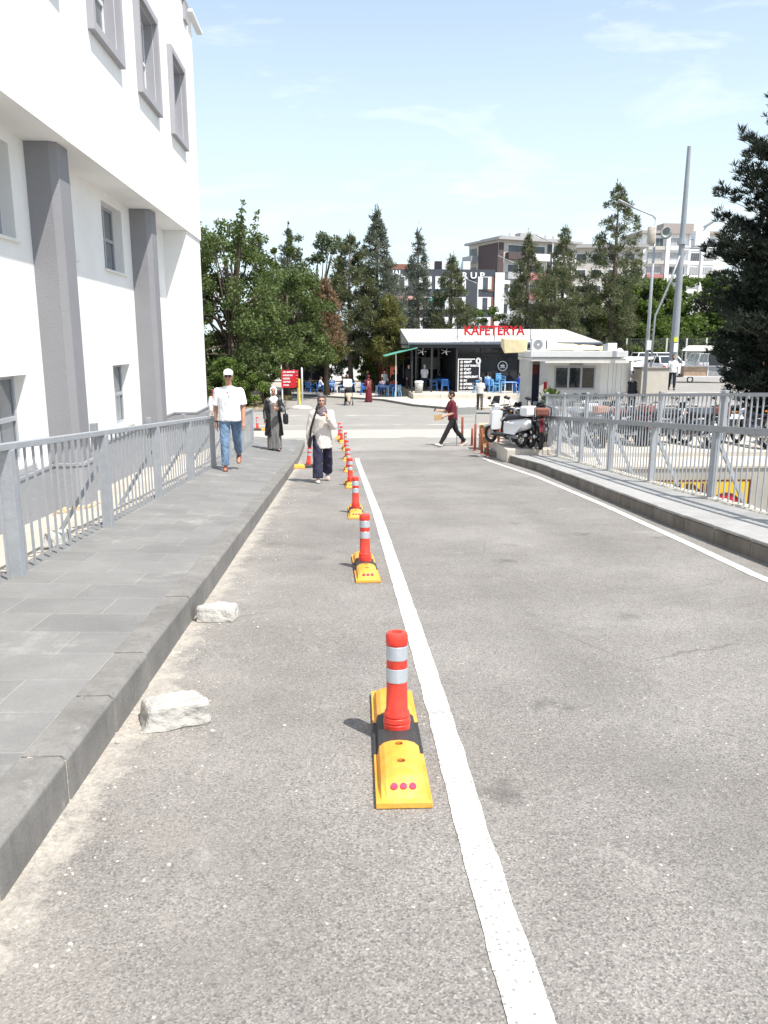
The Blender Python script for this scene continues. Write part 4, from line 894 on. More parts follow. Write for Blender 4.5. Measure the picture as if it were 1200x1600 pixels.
CH = [(ch, 1.95, 57.2, 10, 'blue chair standing alone left of the long cafe table'), (ch2, 4.05, 53.9, 195, 'light blue chair nearest the kerb at the end of the left cafe table'),
      (ch2, 3.75, 55.6, -20, 'light blue chair behind the left cafe table'), (ch, 5.9, 55.6, 200, 'blue chair just right of the litter bin'),
      (ch, 6.6, 54.4, 90, 'blue chair standing sideways under the eaves, between bin and menu board'), (ch, 7.35, 53.9, 170, 'dark blue chair left of the menu board, nearest the terrace edge'),
      (ch, 7.7, 55.5, 60, 'blue chair in the shade behind the seated woman'), (ch2, 9.3, 52.3, 185, 'light blue chair in front of the menu board'),
      (ch2, 10.5, 51.9, 70, 'pale blue chair left of the right-hand cafe table'), (ch, 11.9, 51.5, -60, 'blue chair right of the right-hand cafe table'),
      (ch, 12.35, 50.2, 190, 'blue chair near the plant pot, nearest the booth'), (ch, 12.7, 51.7, 120, 'blue chair against the booth passage wall'),
      (ch2, 11.0, 53.2, 20, 'light blue stacked chair under the round emblem'), (ch2, 10.45, 53.3, 0, 'light blue chair left of the stack under the emblem')]
seen = set()
for src, x, y, a, lb in CH:
    o = copy_tree(src) if src.name in seen else src; seen.add(src.name)
    z = -1.78 if (x > 4.9 and y > 51.2) else PZ(y)
    place(o, (x, y, z), R(a), lb, 'cafe chairs'); o['category'] = 'chair'
for i in range(3):
    o = copy_tree(ch2); place(o, (11.0, 53.2, -1.78 + .13 * (i + 1)), R(20), 'light blue chair in the stack under the emblem, ' + ['second from the bottom', 'second from the top', 'topmost'][i], 'cafe chairs'); o['category'] = 'chair'
for i, (x, y, a, lb) in enumerate([(3.1, 54.9, 4, 'cafe table with light blue top by the kerb on the left'), (11.25, 51.7, 10, 'cafe table with light blue top in front of the emblem'), (6.9, 55.2, 0, 'cafe table in the shade left of the menu board'), (-.4, 59.6, 5, 'cafe table under the trees behind the man with the pushchair'), (1.0, 60.4, 0, 'cafe table under the trees right of the woman in red')]):
    o = tb if i == 0 else copy_tree(tb); place(o, (x, y, -1.78 if (x > 4.9 and y > 51.2) else PZ(y)), R(a), lb, 'cafe tables'); o['category'] = 'table'
bn = empty('litter_bin', (5.38, 52.2, -1.78), 0, 'grey litter bin with white liner at the terrace edge', 'bin')
b = B(); b.lathe([(.24, 0), (.28, .72), (.26, .72), (.2, .1)], 18); b.build('bucket', mat('grey_bin', (.36, .37, .34), .6, .15), bn, smooth=True); b = B(); b.lathe([(.285, .66), (.30, .72), (.29, .76), (.22, .80), (.1, .78)], 14); b.build('liner', WLET, bn, smooth=True)
# people about the cafeteria
SEAT = dict(lh=84, lk=80, rh=80, rk=84, la=(30, 8, 55, 10), ra=(30, 8, 60, 10), lean=8); STD = dict(lh=5, rh=-5, la=(14, 8, 40, 12), ra=(6, 8, 20, 4)); 
PC = [(6.0, 54.6, 175, 1.78, 'man in light grey shirt seen from behind, standing right of the litter bin', STD, [('shirt', mat('light_grey_shirt', (.55, .57, .62), .9), ('loose',)), ('trousers', BLACKC, .01), ('hair', HAIRG), ('shoes', BLACKC)]),
      (4.9, 54.6, 20, 1.80, 'tall person in dark clothes standing left of the litter bin', STD, [('jacket', BLACKC, ('long',)), ('trousers', BLACKC, .01), ('hair', HAIRD)]),
      (4.1, 57.0, -160, 1.76, 'person in black standing under the green awning, back turned', STD, [('jacket', BLACKC, ('long',)), ('trousers', NAVY, .01), ('hair', HAIRD)]),
      (3.5, 59.0, 30, 1.74, 'person in white top standing at the far end of the green awning', STD, [('shirt', WHT, ('long',)), ('trousers', NAVY, .01), ('hair', HAIRD)]),
      (2.3, 60.5, 60, 1.72, 'person in dark top standing behind the left cafe table', STD, [('jacket', NAVY, ('long',)), ('trousers', BLACKC, .01), ('hair', HAIRD)])]
for x, y, a, h, lb, ps, wr in PC: person((x, y, -1.78 if x > 4.8 else PZ(y)), R(a), h, lb, ps, wr, SKIN, .014, 'people around the cafeteria', faceon=False)
PS = [(3.95, 55.75, 160, 'seated person in red top at the left cafe table', REDC), (3.2, 56.3, 185, 'seated person in grey patterned top at the left cafe table', mat('mauve_cloth', (.30, .25, .32), .9, .4, 20)),
      (7.2, 56.0, 160, 'seated woman in dark clothes in the shade left of the menu board', BLACKC), (12.15, 52.3, 220, 'seated man in royal blue shirt bending over the right-hand table', BLUEC),
      (-1.3, 59.9, 100, 'seated person in white shirt under the trees, leftmost of the group', WHT), (-.4, 60.6, 180, 'seated person in pale blue shirt under the trees, behind the pushchair man', mat('pale_blue_shirt', (.36, .46, .62), .9)),
      (.5, 60.1, 250, 'seated person in navy top under the trees, left of the woman in red', NAVY), (1.1, 61.3, 185, 'seated person in grey top under the trees, behind the woman in red', GREYC),
      (-2.1, 60.8, 150, 'seated person in dark top next to the wooden shelter', OLIVE), (10.2, 53.6, 170, 'seated person in pale blue shirt behind the white-haired man', mat('sky_shirt', (.30, .42, .60), .9))]
for x, y, a, lb, m in PS: 
    z = -1.78 if (x > 4.9 and y > 51.2) else PZ(y); person((x, y, z), R(a), 1.70, lb, SEAT, [('shirt', m, ('long',)), ('trousers', NAVY, .0), ('hair', HAIRD)], SKIN, .014, 'people around the cafeteria', faceon=False, sit=True)
    o = copy_tree(ch); place(o, (x, y, z), R(a), 'blue chair of the ' + lb.split(' at ')[0].split(' in the shade')[0].split(' under the trees')[0].split(' bending')[0].split(' next')[0].split(' behind')[0] + (' (under the trees)' if 'trees' in lb else ''), 'cafe chairs'); o['category'] = 'chair'
# pushchair
pc = empty('pushchair', (.66, 46.45, G(.66, 46.5)), 0, 'pushchair with black hood and beige blanket pushed by the man in white', 'pushchair')
b = B(); b.ell((0, .08, .84), (.24, .26, .22), 14, 8); b.v = [p for p in b.v]; b.build('hood', BLACKC, pc, smooth=True)
b = B(); b.cap((0, -.22, .55), (0, .06, .72), (.20, .12), (.2, .12), 12); b.build('seat', mat('beige_blanket', (.48, .38, .28), .9, .3, 12), pc, smooth=True)
b = B(); b.cap((0, -.27, .5), (0, -.34, .28), .12, .10, 10); b.build('footrest', mat('beige_blanket', (.5, .4, .3)), pc, smooth=True)
for sx in (1, -1):
    b = B(); b.tube([(sx * .2, .45, 1.02), (sx * .22, .12, .62), (sx * .22, -.35, .12)], .016, 6); b.tube([(sx * .22, -.05, .5), (sx * .24, .36, .12)], .016, 6); b.build('frame', DARK, pc)
    for y in (-.36, .36): b = B(); b.torus((sx * .24, y, .11), .085, .028, 16, 6); b.build('wheel', DARK, pc)
b = B(); b.bar((-.2, .45, 1.02), (.2, .45, 1.02), .03); b.build('handle', DARK, pc)
# direction sign and its posts
ds = empty('direction_sign', (-2.55, 43.4, G(-2.5, 43.4) + .02), R(4), 'red direction board with white lettering on two white posts', 'sign')
b = B(); b.box(-.46, .46, 0, .05, 1.12, 2.06); b.build('board', RED, ds)
for sx in (-.42, .42): b = B(); b.box(sx - .035, sx + .035, .05, .12, -.1, 1.6); b.build('post', PVC, ds)
for i, t_ in enumerate(['ACİL LABORATUVAR', 'HASTANE YOLU', 'POLİKLİNİK', 'GÖRÜNTÜLEME', 'OTOPARK']):
    text('lettering', t_, .105, WLET, ds, (-.37, -.012, 1.95 - i * .175), ext=.004, bold=.006, align='LEFT', width=[.66, .52, .38, .40, .32][i]); b = B(); b.bar((.34, -.01, 1.95 - i * .175), (.42, -.01, 1.95 - i * .175), .06, .01); b.build('arrow', WLET, ds)
po = empty('barrier_post', (-2.02, 43.2, G(-2, 43.2)), 0, 'yellow and white barrier post on a pale concrete footing beside the red sign', 'post')
b = B(); b.box(-.07, .03, 0, .1, .2, 1.62); b.build('yellow_post', mat('yellow_paint', (.78, .62, .05), .5), po, bevel=.01); b = B(); b.lathe([(.05, 0), (.05, 2.12), (.04, 2.2), (.0, 2.22)], 12, (.13, .05, 0)); b.build('white_post', PVC, po, smooth=True)
b = B(); b.ell((.05, 0, .02), (.62, .42, .20), 14, 8); b.build('footing', STONE, po)
# wooden shelter and the fence behind the cafe tables
sh = empty('shelter', (-1.85, 61.5, -2.25), 0, 'dark open shelter with grey fascia under the trees on the left', 'shelter')
b = B(); b.box(-1.6, 1.3, -.8, 1.8, 2.55, 3.35); b.build('roof', mat('grey_fascia', (.15, .16, .15), .7), sh)
for x in (-1.5, -.1, 1.2): b = B(); b.box(x - .06, x + .06, -.7, -.6, 0, 2.55); b.build('post', DARK, sh)
b = B(); b.box(-1.5, 1.2, 1.6, 1.7, 0, 2.55); b.build('back_wall', IN, sh); b = B(); b.box(-1.4, 1.1, -.72, -.66, .85, .93); b.box(-1.4, 1.1, -.72, -.66, .2, .26); b.build('railing', mat('brown_rail', (.16, .10, .06), .7), sh)
tf = empty('wooden_screen', (4.2, 63.8, -2.35), 0, 'red-brown timber screen with pale posts behind the left cafe table', 'screen')
b = B()
for k in range(18): b.box(-1.9 + k * .16, -1.76 + k * .16, 0, .04 + .01 * (k % 2), .5, 2.9)
b.build('boards', mat('red_timber', (.26, .07, .03), .8, .3, 8), tf); b = B(); b.box(-2.3, 1.3, -.1, .15, 0, .75); b.build('low_wall', mat('tan_wall', (.48, .36, .24), .9, .1), tf)
for x in (-2.3, -1.2, -.1, 1.1): b = B(); b.box(x, x + .07, -.08, -.02, .7, 3.); b.build('post', mat('tan_wall', (.5, .4, .28)), tf)

# ------------------------------------------------------------------ booth
bo = empty('security_booth', (11.9, 35.6, -1.4), 0, 'small white office booth with triple window and flat roof behind the railing', 'booth'); O = Vector(bo.location)
def ob(bd, name, m, parent=None, **k): bd.v = [tuple(Vector(p) - O) for p in bd.v]; return bd.build(name, m, parent or bo, **k)
c0, c1, c2, c3 = (9.62, 36.0), (11.95, 35.6), (14.45, 38.6), (12.0, 39.4)
b = B(); b.prism([c0, c1, c2, c3], -2.2, .66); ob(b, 'wall', WHITE2)
d = Vector((c1[0] - c0[0], c1[1] - c0[1], 0)).normalized(); nrm = V(d.y, -d.x, 0)
def fw(u, o_=0., z=0.): p = V(c0[0], c0[1], 0) + d * u + nrm * o_; return (p.x, p.y, z)
def fbx(u0, u1, o0, o1, z0, z1): return [fw(u0, o0, z0), fw(u1, o0, z0), fw(u1, o1, z0), fw(u0, o1, z0), fw(u0, o0, z1), fw(u1, o0, z1), fw(u1, o1, z1), fw(u0, o1, z1)]
b = B()
for u0, u1, z0, z1 in ((.30, .36, -.60, .42), (2.06, 2.12, -.60, .42), (.36, 2.06, -.60, -.53), (.36, 2.06, .36, .42), (.88, .97, -.53, .36), (1.45, 1.54, -.53, .36)): b.hexa(fbx(u0, u1, .002, .06, z0, z1))
f = ob(b, 'window', mat('booth_frame', (.42, .43, .45), .5)); b = B(); b.hexa(fbx(.36, 2.06, .004, .02, -.53, .36)); b.v = [tuple(Vector(p) - O) for p in b.v]; b.build('pane', GLASS, f)
b = B(); b.hexa(fbx(1.5, 2.0, .022, .03, -.50, .30)); b.v = [tuple(Vector(p) - O) for p in b.v]; b.build('curtain', mat('brown_curtain', (.10, .09, .075), .9, .2), f)
b = B(); b.hexa(fbx(.93, 1.58, .01, .07, .46, .60)); q = ob(b, 'name_plate', mat('plate_grey', (.50, .50, .50), .5))
text('lettering', 'GÜVENLİK', .11, DARK, bo, tuple(Vector(fw(1.25, .078, .53)) - O), (R(90), 0, math.atan2(d.y, d.x)), ext=.003)
b = B(); b.prism([(8.6, 35.0), (12.65, 34.5), (13.2, 35.3), (15.6, 38.7), (12.0, 41.0), (8.9, 39)], .68, .80); b.prism([(9.2, 34.93), (12.75, 34.45), (12.8, 34.5), (9.2, 34.98)], .60, .72); ob(b, 'roof', ROOFW)
b = B(); b.prism([(8.55, 34.95), (12.7, 34.42), (12.75, 34.5), (8.55, 35.03)], .86, 1.12); b.prism([(8.6, 35.03), (12.6, 34.55), (13.0, 36.3), (12.0, 39), (8.9, 39)], .82, 1.10); ob(b, 'parapet', mat('booth_fascia', (.66, .66, .66), .6, .05), bevel=.01)
b = B(); b.box(8.75, 9.55, 37.2, 37.3, -2.2, .68); b.box(8.65, 8.8, 35.6, 37.3, -2.2, .68); ob(b, 'passage_wall', LILAC)
b = B(); b.box(9.0, 9.5, 37.1, 37.18, -2.2, .45); ob(b, 'door', mat('dark_blue_door', (.015, .02, .07), .5)); b = B(); b.box(9.05, 9.45, 37.04, 37.1, .02, .42); ob(b, 'door_sign', mat('dark_red_sign', (.2, .02, .03), .5))
fe = empty('fire_extinguisher_box', (9.52, 35.95, -.62), 0, 'small red box on the booth corner', 'box'); b = B(); b.box(-.08, .05, -.1, .02, 0, .34); b.build('case', RED, fe, bevel=.01); b = B(); b.box(-.06, .03, -.112, -.1, .05, .28); b.build('door', mat('red_dark', (.35, .01, .02), .4), fe)
b = B(); dq = V(c2[0] - c1[0], c2[1] - c1[1], 0).normalized(); nq = V(dq.y, -dq.x, 0)
for u in (.9, 1.5, 1.9, 2.6): p = V(*c1, 0) + dq * u; b.hexa([tuple(p + dq * a + nq * o_ + V(0, 0, z)) for z in (-1.3, .62) for a, o_ in ((0, .001), (.05, .001), (.05, .03), (0, .03))])
ob(b, 'wall_ribs', PVC)
# roof equipment
ac = empty('air_conditioner', (9.2, 36.2, 1.10), R(4), 'white air conditioner unit with round fan on the booth roof', 'air conditioner')
b = B(); b.box(-.36, .36, -.14, .14, 0, .58); b.build('case', PVC, ac, bevel=.02); b = B(); b.cyl((-.08, -.155, .29), (-.08, -.142, .29), .22, n=24); b.build('grille', mat('grille_grey', (.22, .23, .24), .5), ac); b = B(); b.cyl((-.08, -.17, .29), (-.08, -.156, .29), .045, n=12); b.build('fan_hub', PVC, ac)
b = B(); b.box(.3, .34, -.16, -.14, .1, .48); b.build('handle', DARK, ac)
ac2 = empty('air_conditioner', (12.75, 36.6, 1.10), R(-5), 'small grey ventilation unit at the right end of the booth roof', 'air conditioner'); b = B(); b.box(-.22, .2, -.1, .1, 0, .36); b.build('case', PVC, ac2, bevel=.02); b = B(); b.box(-.42, -.22, -.1, .1, .0, .32); b.build('grille', mat('grille_grey', (.2, .2, .2)), ac2)
b = B(); b.hexa([(7.85, 37.3, .98), (8.85, 37.0, 1.02), (8.9, 38.2, 1.35), (7.9, 38.4, 1.3), (7.8, 37.3, 1.66), (8.88, 37.0, 1.62), (8.9, 38.2, 1.7), (7.9, 38.4, 1.7)]); o = b.build('tarpaulin', CREAMT, bevel=.03); tag(o, 'cream tarpaulin bundle left of the air conditioner on the roof edge', 'tarpaulin')
b = B(); rr = random.Random(5); n = 14; g_ = [[(9.75 + i * .24, 36.9 + j * .28, 1.12 + j * .075 * (1 - i / 22) + rr.uniform(-.03, .03)) for i in range(n)] for j in range(6)]
b.add([p for r in g_ for p in r], [(j * n + i, j * n + i + 1, (j + 1) * n + i + 1, (j + 1) * n + i) for j in range(5) for i in range(n - 1)]); o = b.build('tarpaulin', CREAMT); q = o.modifiers.new('s', 'SOLIDIFY'); q.thickness = .03; tag(o, 'crumpled cream sheet spread over the booth roof', 'tarpaulin')
b = B(); b.ell((13.4, 37.4, .95), (.22, .22, .28), 12, 8); tag(b.build('roof_dome', PVC, smooth=True), 'small white domed vent at the right end of the booth roof', 'vent')
# plant pot by the passage
pp = empty('potted_plant', (9.35, 34.4, G(9.35, 34.4)), 0, 'leafy plant in a grey pot beside the booth corner', 'plant'); b = B(); b.lathe([(.2, 0), (.28, .4), (.25, .4)], 14); b.build('pot', mat('grey_pot', (.2, .19, .18), .8), pp, smooth=True)
# concrete chamber with dark rim
cx = empty('concrete_box', (15.38, 38.3, -.95), 0, 'large square beige concrete box with a dark worn rim right of the booth', 'concrete box')
b = B(); b.box(-.68, .68, -.5, .5, 0, 1.18); b.build('body', mat('box_concrete', (.50, .47, .41), .9, .08, 5, .3, 20), cx, bevel=.02); b = B(); b.box(-.73, .73, -.55, .55, 1.183, 1.25); b.build('rim', mat('rim_dark', (.20, .18, .16), .9, .4, 9), cx, bevel=.01)
# yellow banner on the portal wall
yb = empty('banner', (7.4, 16.74, -2.03), 0, 'yellow banner with black border, lettering and red round emblem under the deck', 'banner')
b = B(); b.box(-1.75, 1.75, -.015, .0, -.55, .55); b.build('sheet', mat('banner_yellow', (.62, .42, .02), .5, .06), yb); b = B(); b.box(-1.75, 1.75, -.022, -.016, .51, .55); b.box(1.71, 1.75, -.022, -.016, -.55, .51); b.box(-1.75, -1.71, -.022, -.016, -.55, .51); b.build('border', mat('border_brown', (.10, .02, .01), .5), yb)
text('lettering', 'OTO - TUNE', .34, mat('letter_brown', (.07, .015, .01), .6), yb, (-.30, -.024, .33), ext=.004, bold=.012, width=2.4)
b = B(); b.cyl((1.2, -.035, -.12), (1.2, -.024, -.12), .38, n=32); b.build('emblem', RED, yb); b = B(); b.torus((1.2, -.038, -.12), .365, .02, 32, 6, 'Y'); b.build('emblem_ring', mat('border_brown', (.1, .02, .01)), yb)
b = B(); b.box(1.0, 1.08, -.042, -.036, -.2, .02); b.box(1.2, 1.28, -.042, -.036, -.25, .03); b.build('emblem_figure', WLET, yb)
# ------------------------------------------------------------------ motorcycles
TYRE = mat('tyre', (.02, .02, .02), .8, .2, 20); LAMPG = mat('lamp_glass', (.55, .57, .6), .1, .05); ENG = mat('engine_metal', (.22, .22, .23), .35, .25, 12, metal=.7)
def wheel(b1, r, y, rad, tw, parent):
    w_ = B(); w_.torus((0, y, rad), rad - tw, tw, 28, 8); o = w_.build('tyre', TYRE, parent, smooth=True); s_ = B()
    s_.torus((0, y, rad), rad - tw * 2.0, .012, 24, 6); s_.cyl((-.06, y, rad), (.06, y, rad), .045, n=10)
    for k in range(6): a = k * math.pi / 3; s_.bar((0, y, rad), (0, y + (rad - tw * 2) * math.cos(a), rad + (rad - tw * 2) * math.sin(a)), .02)
    s_.build('rim', CHROME, o)
def motorbike(col, box=None, big=True, label_=''):
    r = empty('motorcycle'); rad = .30
    wheel(B(), r, -.68, rad, .05, r); wheel(B(), r, .66, rad, .06, r)
    b = B(); b.cap((0, -.30, .82), (0, .08, .80), (.12, .12), (.10, .09), 14); b.build('fuel_tank', col, r, smooth=True)
    b = B(); b.cap((0, .08, .80), (0, .50, .83), (.12, .06), (.10, .055), 12); b.cap((0, .5, .84), (0, .78, .88), (.10, .05), (.07, .04), 12); b.build('seat', BLKSEAT, r, smooth=True)
    b = B(); b.cap((0, .45, .72), (0, .92, .80), (.09, .07), (.05, .04), 10); b.cap((0, .78, .70), (0, .98, .50), (.07, .02), (.06, .015), 10); b.build('tail_fairing', col, r, smooth=True)
    b = B(); b.ell((0, -.05, .46), (.16, .20, .18), 14, 10); b.cyl((-.02, -.12, .5), (0, -.22, .74), .09, .08, 12); b.cyl((-.18, 0, .42), (.18, 0, .42), .11, n=14); b.build('engine', ENG, r, smooth=False)
    b = B(); b.tube([(0, -.36, .88), (0, -.30, .62), (0, -.22, .28), (0, .2, .26), (0, .3, .5), (0, .55, .72)], .022, 8); b.tube([(.09, .25, .33), (.09, .66, .30)], .025, 8); b.tube([(-.09, .25, .33), (-.09, .66, .30)], .025, 8); b.build('frame', DARK, r, smooth=True)
    for sx in (1, -1):
        b = B(); b.tube([(sx * .09, -.68, .30), (sx * .09, -.44, .86)], .024, 8); b.build('fork', CHROME, r, smooth=True)
        b = B(); b.tube([(0, -.42, .98), (sx * .14, -.40, 1.02), (sx * .34, -.30, 1.0)], .013, 8); b.cyl((sx * .25, -.345, 1.01), (sx * .37, -.285, 1.0), .019, n=8); hb = b.build('handlebar', DARK, r, smooth=True)
        b = B(); b.tube([(sx * .22, -.37, 1.02), (sx * .27, -.40, 1.16), (sx * .29, -.40, 1.20)], .007, 6); b.ell((sx * .30, -.40, 1.225), (.065, .018, .042), 12, 8); b.build('mirror', DARK, r, smooth=True)
        b = B(); b.ell((sx * .17, -.50, .86), (.035, .035, .025), 8, 6); b.build('indicator', mat('amber', (.7, .25, .02), .3), r, smooth=True)
    b = B(); b.ell((0, -.52, .88), (.095, .08, .095), 14, 10); hl = b.build('headlight', LAMPG, r, smooth=True); b = B(); b.cap((0, -.50, .98), (0, -.42, 1.12), (.13, .012), (.09, .008), 12); b.build('windscreen', mat('smoke_screen', (.03, .035, .04), .15), r, smooth=True)
    b = B(); b.hexa([(-.065, -.99, .34), (.065, -.99, .34), (.065, -.45, .62), (-.065, -.45, .62), (-.055, -.96, .38), (.055, -.96, .38), (.055, -.47, .65), (-.055, -.47, .65)]); b.build('mudguard', col, r, bevel=.015)
    b = B(); b.tube([(.12, -.12, .34), (.14, .1, .28), (.15, .42, .30), (.16, .78, .36)], [.025, .025, .045, .05], 10); b.build('exhaust', CHROME, r, smooth=True)
    b = B(); b.bar((-.09, .02, .30), (-.22, .06, 0.01), .02); b.build('side_stand', DARK, r)
    if box: b = B(); b.box(-.17, .17, .64, .94, .90, 1.08); b.build('luggage_box', box, r, bevel=.035)
    if not big: b = B(); b.tube([(.2, .95, .86), (.2, 1.05, 1.1), (0, 1.08, 1.2), (-.2, 1.05, 1.1), (-.2, .95, .86)], .014, 8); b.build('rear_hoop', DARK, r, smooth=True)
    return r
BLKSEAT = mat('black_vinyl', (.018, .018, .02), .45, .2, 20)
def scooter(col):
    r = empty('scooter'); wheel(B(), r, -.66, .25, .05, r); wheel(B(), r, .58, .25, .055, r)
    b = B(); b.cap((0, -.46, .40), (0, -.42, .86), (.17, .06), (.19, .07), 16, .5); b.cap((0, -.60, .60), (0, -.52, .92), (.10, .07), (.15, .09), 14); b.build('front_shield', col, r, bevel=.03)
    b = B(); b.cap((0, -.88, .44), (0, -.50, .56), (.09, .04), (.09, .04), 12); b.build('front_mudguard', col, r, smooth=True)
    b = B(); b.box(-.19, .19, -.42, .14, .24, .31); b.build('footboard', DARK, r, bevel=.02)
    b = B(); b.cap((0, .20, .50), (0, .80, .64), (.20, .21), (.19, .15), 16); b.build('rear_body', col, r, smooth=True)
    b = B(); b.cap((0, .12, .76), (0, .72, .82), (.16, .07), (.13, .06), 14); b.build('seat', BLKSEAT, r, smooth=True)
    for sx in (1, -1):
        b = B(); b.hexa([(sx * .17, .10, .34), (sx * .19, .55, .34), (sx * .16, .8, .60), (sx * .19, .12, .66), (sx * .20, .10, .34), (sx * .215, .55, .34), (sx * .185, .8, .60), (sx * .215, .12, .66)]); b.build('side_panel', col, r, bevel=.01)
        b = B(); b.tube([(0, -.44, 1.02), (sx * .30, -.36, 1.04)], .016, 8); b.cyl((sx * .22, -.38, 1.035), (sx * .34, -.35, 1.04), .021, n=8); b.build('handlebar', DARK, r, smooth=True)
        b = B(); b.tube([(sx * .2, -.40, 1.04), (sx * .26, -.42, 1.2)], .007, 6); b.ell((sx * .28, -.42, 1.24), (.07, .018, .045), 12, 8); b.build('mirror', DARK, r, smooth=True)
    b = B(); b.ell((0, -.47, 1.0), (.13, .10, .085), 14, 10); b.build('handlebar_cover', col, r, smooth=True); b = B(); b.ell((0, -.565, .99), (.07, .03, .045), 12, 8); b.build('headlight', LAMPG, r, smooth=True)
    b = B(); b.cap((0, -.52, 1.06), (0, -.44, 1.28), (.15, .01), (.11, .008), 12); b.build('windscreen', mat('smoke_screen', (.03, .035, .04), .15), r, smooth=True)
    b = B(); b.ell((0, .9, .62), (.09, .03, .04), 10, 6); b.build('tail_light', RED, r, smooth=True)
    b = B(); b.box(-.18, .18, .68, .98, .84, 1.10); b.build('luggage_box', col, r, bevel=.05)
    b = B(); b.tube([(.16, .2, .26), (.2, .7, .3)], [.03, .055], 10); b.build('exhaust', ENG, r, smooth=True)
    return r
PW = mat('white_paint', (.78, .79, .80), .25, .03, coat=.5); PK = mat('black_paint', (.015, .015, .018), .25, .1, coat=.5); PR = mat('red_paint', (.20, .012, .018), .3, .1, coat=.5); PB = mat('brown_vinyl', (.22, .08, .06), .6, .2); PG = mat('silver_paint', (.42, .43, .45), .3, .05, metal=.5)
sc_ = scooter(PW); place(sc_, (4.50, 20.75, -1.20), R(208), 'white scooter with large white rear box, leftmost of the parked two-wheelers', 'two-wheelers parked on the deck'); sc_['category'] = 'scooter'
m1 = motorbike(PR, PB, False); place(m1, (5.30, 20.35, -1.2), R(168), 'dark red motorcycle with a brown rear box at the very end of the railing', 'two-wheelers parked on the deck'); m1['category'] = 'motorcycle'
m2 = motorbike(PK, None); place(m2, (5.15, 21.6, -1.2), R(30), 'black motorcycle with upright windscreen behind the white scooter', 'two-wheelers parked on the deck'); m2['category'] = 'motorcycle'
m3 = motorbike(PG, mat('orange_box', (.62, .20, .04), .6)); place(m3, (6.55, 20.95, -1.2), R(200), 'silver motorcycle with an orange box, first behind the railing from the left', 'two-wheelers parked on the deck'); m3['category'] = 'motorcycle'
for src, x, y, a, lb in [(m2, 4.93, 20.75, 186, 'black motorcycle squeezed between the white scooter and the brown-boxed motorcycle'), (m2, 5.85, 21.15, 160, 'black motorcycle just behind the first bars of the railing'), (m2, 7.15, 20.7, 160, 'black motorcycle behind the railing, between the orange box and the red one'), (m1, 7.75, 21.0, 205, 'red motorcycle with rear hoop behind the railing, right of the white fairing'), (sc_, 6.95, 21.7, 170, 'white scooter at the back of the row behind the railing'),
        (m2, 8.75, 20.5, 110, 'black motorcycle side on behind the railing, middle of the row'), (m2, 9.45, 20.4, 200, 'black motorcycle right of the side-on one behind the railing'), (m1, 10.2, 20.3, 150, 'red motorcycle towards the right end of the row behind the railing'),
        (m2, 10.95, 20.2, 185, 'black motorcycle in the tree shade near the right edge'), (m2, 11.7, 20.3, 170, 'black motorcycle in the tree shade at the very right edge'), (m2, 8.15, 21.2, 175, 'black motorcycle just right of the red one, further back behind the railing')]:
    o = copy_tree(src); place(o, (x, y, -1.2), R(a), lb, 'two-wheelers parked on the deck'); o['category'] = 'scooter' if src is sc_ else 'motorcycle'
# cardboard boxes and an empty stand
for x, y, z0, w_, d_, h_, a, lb in [(4.48, 23.3, P(23.3) + .01, .42, .4, .38, 8, 'brown cardboard box at the bottom of the stack by the scooter'), (4.47, 23.3, P(23.3) + .40, .46, .38, .32, -6, 'brown cardboard box with open flaps on top of the stack by the scooter'), (4.86, 23.6, G(4.86, 23.6) + .0, .34, .36, .62, 20, 'tall brown carton between the box stack and the white scooter')]:
    r = empty('cardboard_box', (x, y, z0), R(a), lb, 'box'); b = B(); t = .008
    b.box(-w_ / 2, w_ / 2, -d_ / 2, -d_ / 2 + t, 0, h_); b.box(-w_ / 2, w_ / 2, d_ / 2 - t, d_ / 2, 0, h_); b.box(-w_ / 2, -w_ / 2 + t, -d_ / 2 + t, d_ / 2 - t, 0, h_); b.box(w_ / 2 - t, w_ / 2, -d_ / 2 + t, d_ / 2 - t, 0, h_); b.box(-w_ / 2 + t, w_ / 2 - t, -d_ / 2 + t, d_ / 2 - t, 0.001, .01); b.build('carton', WOOD, r)
    for sy in (-1, 1): b = B(); b.bar((0, sy * d_ / 2, h_), (0, sy * (d_ / 2 + .09), h_ + .05), w_ * .95, .006) if False else b.hexa([(-w_ / 2, sy * d_ / 2, h_), (w_ / 2, sy * d_ / 2, h_), (w_ / 2, sy * (d_ / 2 + .1), h_ + .04), (-w_ / 2, sy * (d_ / 2 + .1), h_ + .04), (-w_ / 2, sy * d_ / 2, h_ + .006), (w_ / 2, sy * d_ / 2, h_ + .006), (w_ / 2, sy * (d_ / 2 + .1), h_ + .046), (-w_ / 2, sy * (d_ / 2 + .1), h_ + .046)]); b.build('flap', mat('cardboard_light', (.58, .42, .25), .9), r)
st = empty('metal_stand', (4.05, 24.6, P(24.6)), R(5), 'grey metal frame stand behind the cardboard boxes', 'stand'); b = B()
for x in (-.3, .3): b.box(x - .015, x + .015, 0, .03, 0, 1.25)
b.build('uprights', GALV2, st); b = B(); b.box(-.3, .3, -.01, .0, .95, 1.18); b.build('plate', mat('stand_plate', (.33, .34, .32), .6), st)
